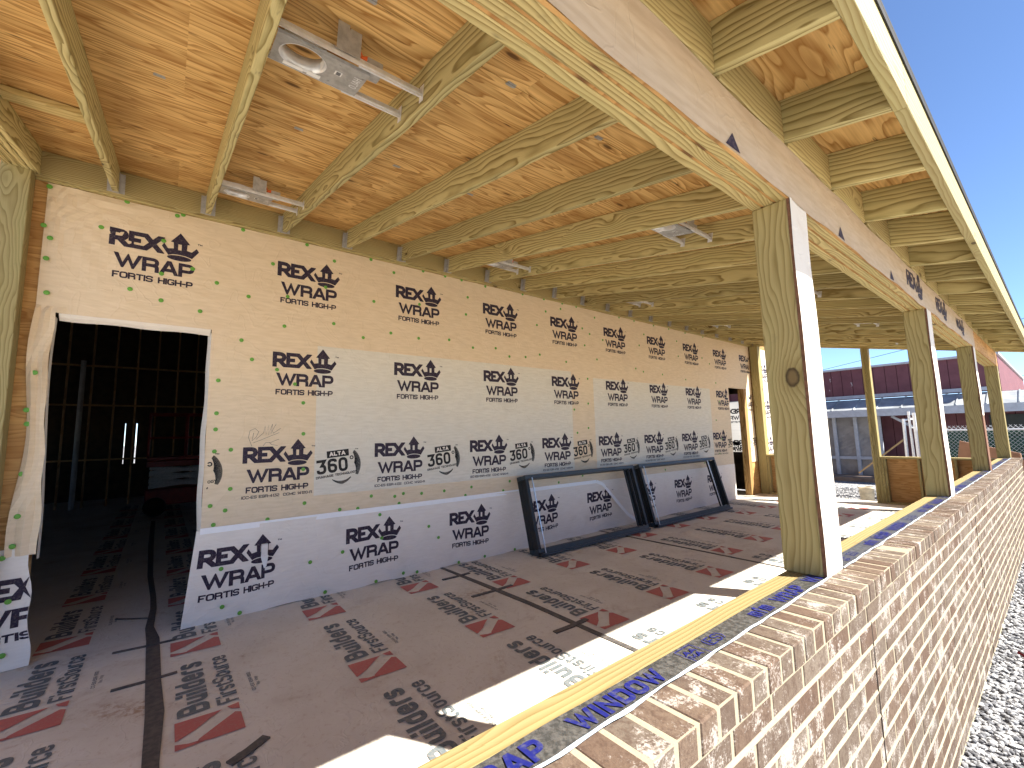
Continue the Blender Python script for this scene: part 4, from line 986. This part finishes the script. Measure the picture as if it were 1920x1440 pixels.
bb('parapet_cap', TRIM, lambda b: (b.box(-26, 3.60, 18.93, 19.25, 3.502, 3.57), b.box(3.38, 3.60, 19.26, 32, 3.502, 3.56)))
bb('lower_trim', TRIM, lambda b: b.box(-26, 3.42, 18.94, 18.998, 2.47, 2.58))
bb('wall', REDS, lambda b: b.box(-26, 12, 19.3, 19.5, -.26, 2.44))
AWN = mat_simple('weathered_metal', (.50,.53,.54), .45, .35, .35, 2)
def awning(b):
    b.add([(-26,18.05,2.045),(14,18.05,2.045),(14,18.998,2.42),(-26,18.998,2.42),(-26,18.05,2.015),(14,18.05,2.015),(14,18.998,2.39),(-26,18.998,2.39)], [[0,1,2,3],[7,6,5,4],[0,4,5,1],[1,5,6,2],[2,6,7,3],[3,7,4,0]])
    x = -26
    while x < 14: b.bar((x,18.05,2.06),(x,18.99,2.435),.03,.03); x += .61
bb('awning_roof', AWN, awning)
bb('awning_fascia', TRIM, lambda b: b.box(-26, 14, 18.0, 18.048, 1.813, 2.035))
def plas(b):
    b.grid(fr(-14, .80, .12), fr(-.26, 1.82, .1), lambda x, z: (x, 18.55+.035*mnoise.noise((x*2.2, z*1.4, 1))+.02*mnoise.noise((x*7+z*4, z*3, 5)), z))
bb('plastic_sheet', PLAST, plas)
for x in (-8,-6,-4,-2.2,-.45,.15,.78): bb('porch_upright', TRIM, lambda b: b.box(x-.05, x+.05, 18.42, 18.50, -.26, 1.81), .004)
bb('porch_rail', TRIM, lambda b: b.box(-14, .78, 18.44, 18.49, .40, .50))
bb('brace', TRIM, lambda b: b.bar((1.15,18.3,1.80),(1.75,18.3,1.36),.07,.07))
bb('deck_edge', mat_simple('weathered_deck', (.30,.22,.17), .8, 0, .3, 3), lambda b: b.box(-14, 1.2, 17.5, 18.5, -.26, -.12))
sign = bb('notice_panel', mat_simple('dark_panel', (.05,.055,.055), .4), lambda b: b.box(3.2, 4.6, 19.24, 19.30, .9, 1.75))
tag(one('plank', mat_simple('raw_plank', (.45,.30,.15), .7, 0, .2, 6), lambda b: b.bar((.70,16,.15),(1.78,16.1,1.12),.07,.04)), 'thin plank propped diagonally behind the built-up post', 'plank')
# chain link fence with green screen
fence = tag(empty('chain_fence', (2.2, 14.5, -.26)), 'chain link fence with dark green screen beyond the porch end', 'fence')
FA, FB = Vector((2.30, 14.5, -.26)), Vector((9.0, 13.2, -.26)); FD = (FB-FA); FL = FD.length; FD = FD/FL
SCR = mat_simple('green_screen', (.018,.075,.055), .7, 0, .35, 6)
def fx_(name, m, f): return bx(name, m, f, fence)
fx_('screen', SCR, lambda b: b.grid(fr(.02, FL, .15), fr(.05, 1.60, .2), lambda s, z: tuple(FA+FD*s+Vector((0, .02+.02*mnoise.noise((s*2, z*2, 0)), z)))))
def links(b):
    n = int(FL/.075)
    for i in range(-22, n):
        s0 = i*.075
        for sg in (0, 1):
            a, c = (s0, s0+1.70*.95) if sg == 0 else (s0+1.70*.95, s0)
            za, zc = 0.0, 1.72
            lo, hi = 0, FL
            P = []
            for (s, z) in ((a, za), (c, zc)): P.append((s, z))
            (sa, z0), (sb, z1) = P
            def cl(s): return max(lo, min(hi, s))
            if sa == sb: continue
            ta = (cl(sa)-sa)/(sb-sa); tb = (cl(sb)-sa)/(sb-sa)
            if abs(tb-ta) < .02: continue
            p, q = FA+FD*cl(sa)+Vector((0,-.008-.006*sg,z0+(z1-z0)*ta)), FA+FD*cl(sb)+Vector((0,-.008-.006*sg,z0+(z1-z0)*tb))
            b.tube([p, q], .0028, 4, 0, False)
fx_('wire_mesh', GALV, links)
for k, s in enumerate((0, 3.1, 6.2)): fx_('post', GALV, lambda b: b.tube([FA+FD*s, FA+FD*s+Vector((0,0,1.78 if k else 2.06))], .038, 10))
fx_('top_rail', GALV, lambda b: b.tube([FA+Vector((0,0,1.62)), FB+Vector((0,0,1.62))], .021, 8))
gate = tag(empty('fence_gate', (2.1, 14.45, -.26)), 'galvanized gate frame standing open at the end of the green fence', 'gate')
def gt(b):
    b.tube([(2.08,14.4,-.2),(2.10,14.45,1.66)], .034, 10); b.tube([(2.20,14.5,-.2),(2.20,14.5,1.84)], .026, 10)
    b.tube([(2.09,14.42,1.62),(2.45,14.85,1.70)], .024, 8); b.tube([(2.2,14.5,1.45),(2.75,14.9,1.22)], .02, 8); b.tube([(2.28,14.48,-.2),(2.28,14.48,1.45)], .02, 8)
bx('frame', GALV, gt, gate)
CARD = mat_simple('brown_board', (.34,.19,.12), .75, 0, .2, 3)
tag(one('cardboard', CARD, lambda b: b.add([(3.02,12.45,-.26),(4.1,12.25,-.26),(4.02,12.55,.93),(3.22,12.75,1.16),(3.03,12.47,-.26),(4.11,12.27,-.26),(4.03,12.57,.93),(3.23,12.77,1.16)], [[0,1,2,3],[7,6,5,4],[0,4,5,1],[1,5,6,2],[2,6,7,3],[3,7,4,0]])), 'large brown board leaning in front of the green fence', 'board')
tag(one('cardboard', CARD, lambda b: b.obox((4.35, 12.2, .30), ((1,0,0),(0,1,-.3),(0,.3,1)), (.35,.012,.55))), 'smaller brown board lying lower beside the corner post', 'board')
bk = tag(empty('bucket', (1.60, 12.75, -.25)), 'dirty cream plastic bucket on the gravel beyond the porch gap', 'bucket')
one('shell', mat_simple('cream_plastic', (.62,.55,.42), .5, 0, .3, 9), lambda b: b.lathe((0,0,0), [(0,.0),(.125,0),(.145,.32),(.155,.322),(.155,.365),(.145,.37),(.14,.33),(.118,.02),(0,.02)]), bk, smooth=True)
one('contents', mat_simple('brown_muck', (.30,.18,.09), .9), lambda b: b.lathe((0,0,0), [(0,.30),(.137,.30)]), bk)
rag = MB()
rag.grid(fr(0, 1, .1), fr(0, 1, .2), lambda u, v: (4.20+.18*u+.05*v*(1-u)+.03*sin(u*7), 5.15-.42*u-.06*v, -.235+.03*abs(mnoise.noise((u*4, v*3, 2)))+.012*sin(v*6)))
tag(rag.build('rag', mat_simple('red_cloth', (.20,.012,.018), .8, 0, .3, 20)), 'crumpled dark red rag lying on the gravel', 'rag')
WIRE = mat_simple('black_cable', (.02,.02,.022), .6)
def wire(p, q, sag, lb):
    p, q = Vector(p), Vector(q); pts = [p.lerp(q, i/24)-Vector((0,0,sag*4*(i/24)*(1-i/24))) for i in range(25)]
    tag(one('power_line', WIRE, lambda b: b.tube(pts, .012, 5)), lb, 'cable', 'overhead cables behind the red building')
wire((-18,34,3.6), (16,30,8.6), .5, 'thin overhead cable crossing the sky above the red parapet'); wire((-6,40,2.2), (22,34,9.6), .6, 'higher overhead cable at the right side sky'); wire((-6,40,1.2), (24,34,8.4), .6, 'lower overhead cable at the right side sky')
# far tree
def tree(loc, hgt, rad, label):
    r = tag(empty('tree', loc), label, 'tree', 'far trees past the red building')
    one('trunk', mat_simple('bark', (.12,.09,.06), .9), lambda b: (b.tube([(0,0,0),(.1,0,hgt*.35),(0,.1,hgt*.75)], [.22,.16,.05], 8), [b.tube([(.05,0,hgt*.35),(cos(a)*rad*.6, sin(a)*rad*.6, hgt*.65)], [.09,.03], 6) for a in (0,1.2,2.5,3.7,5)]), r)
    def crown(b):
        cl = [(Vector((random.gauss(0,.45)*rad, random.gauss(0,.45)*rad, hgt*.62+random.gauss(0,.17)*hgt)), rad*random.uniform(.25,.45)) for _ in range(22)]
        for c, rr in cl:
            for _ in range(110):
                d = Vector((random.gauss(0,1), random.gauss(0,1), random.gauss(0,1))).normalized()*rr*random.uniform(.6,1.05)
                p = c+d; a = Vector((random.gauss(0,1), random.gauss(0,1), random.gauss(0,1))).normalized(); e = a.orthogonal().normalized(); s = random.uniform(.09,.2)
                b.cur = random.uniform(.05,1); b.quad(p-a*s, p+e*s*.5, p+a*s, p-e*s*.5)
    t = NT('foliage', .6, .2); t.color(t.ramp(t.attr(), [(0,(.03,.06,.015)),(.6,(.06,.11,.03)),(1,(.11,.16,.05))]))
    one('crown', t.mat, crown, r)
tree((4.3, 40, -.26), 4.6, 1.3, 'leafy green tree at the right edge past the red building'); tree((6.4, 42, -.26), 5.6, 1.6, 'taller green tree hidden mostly off the right edge')
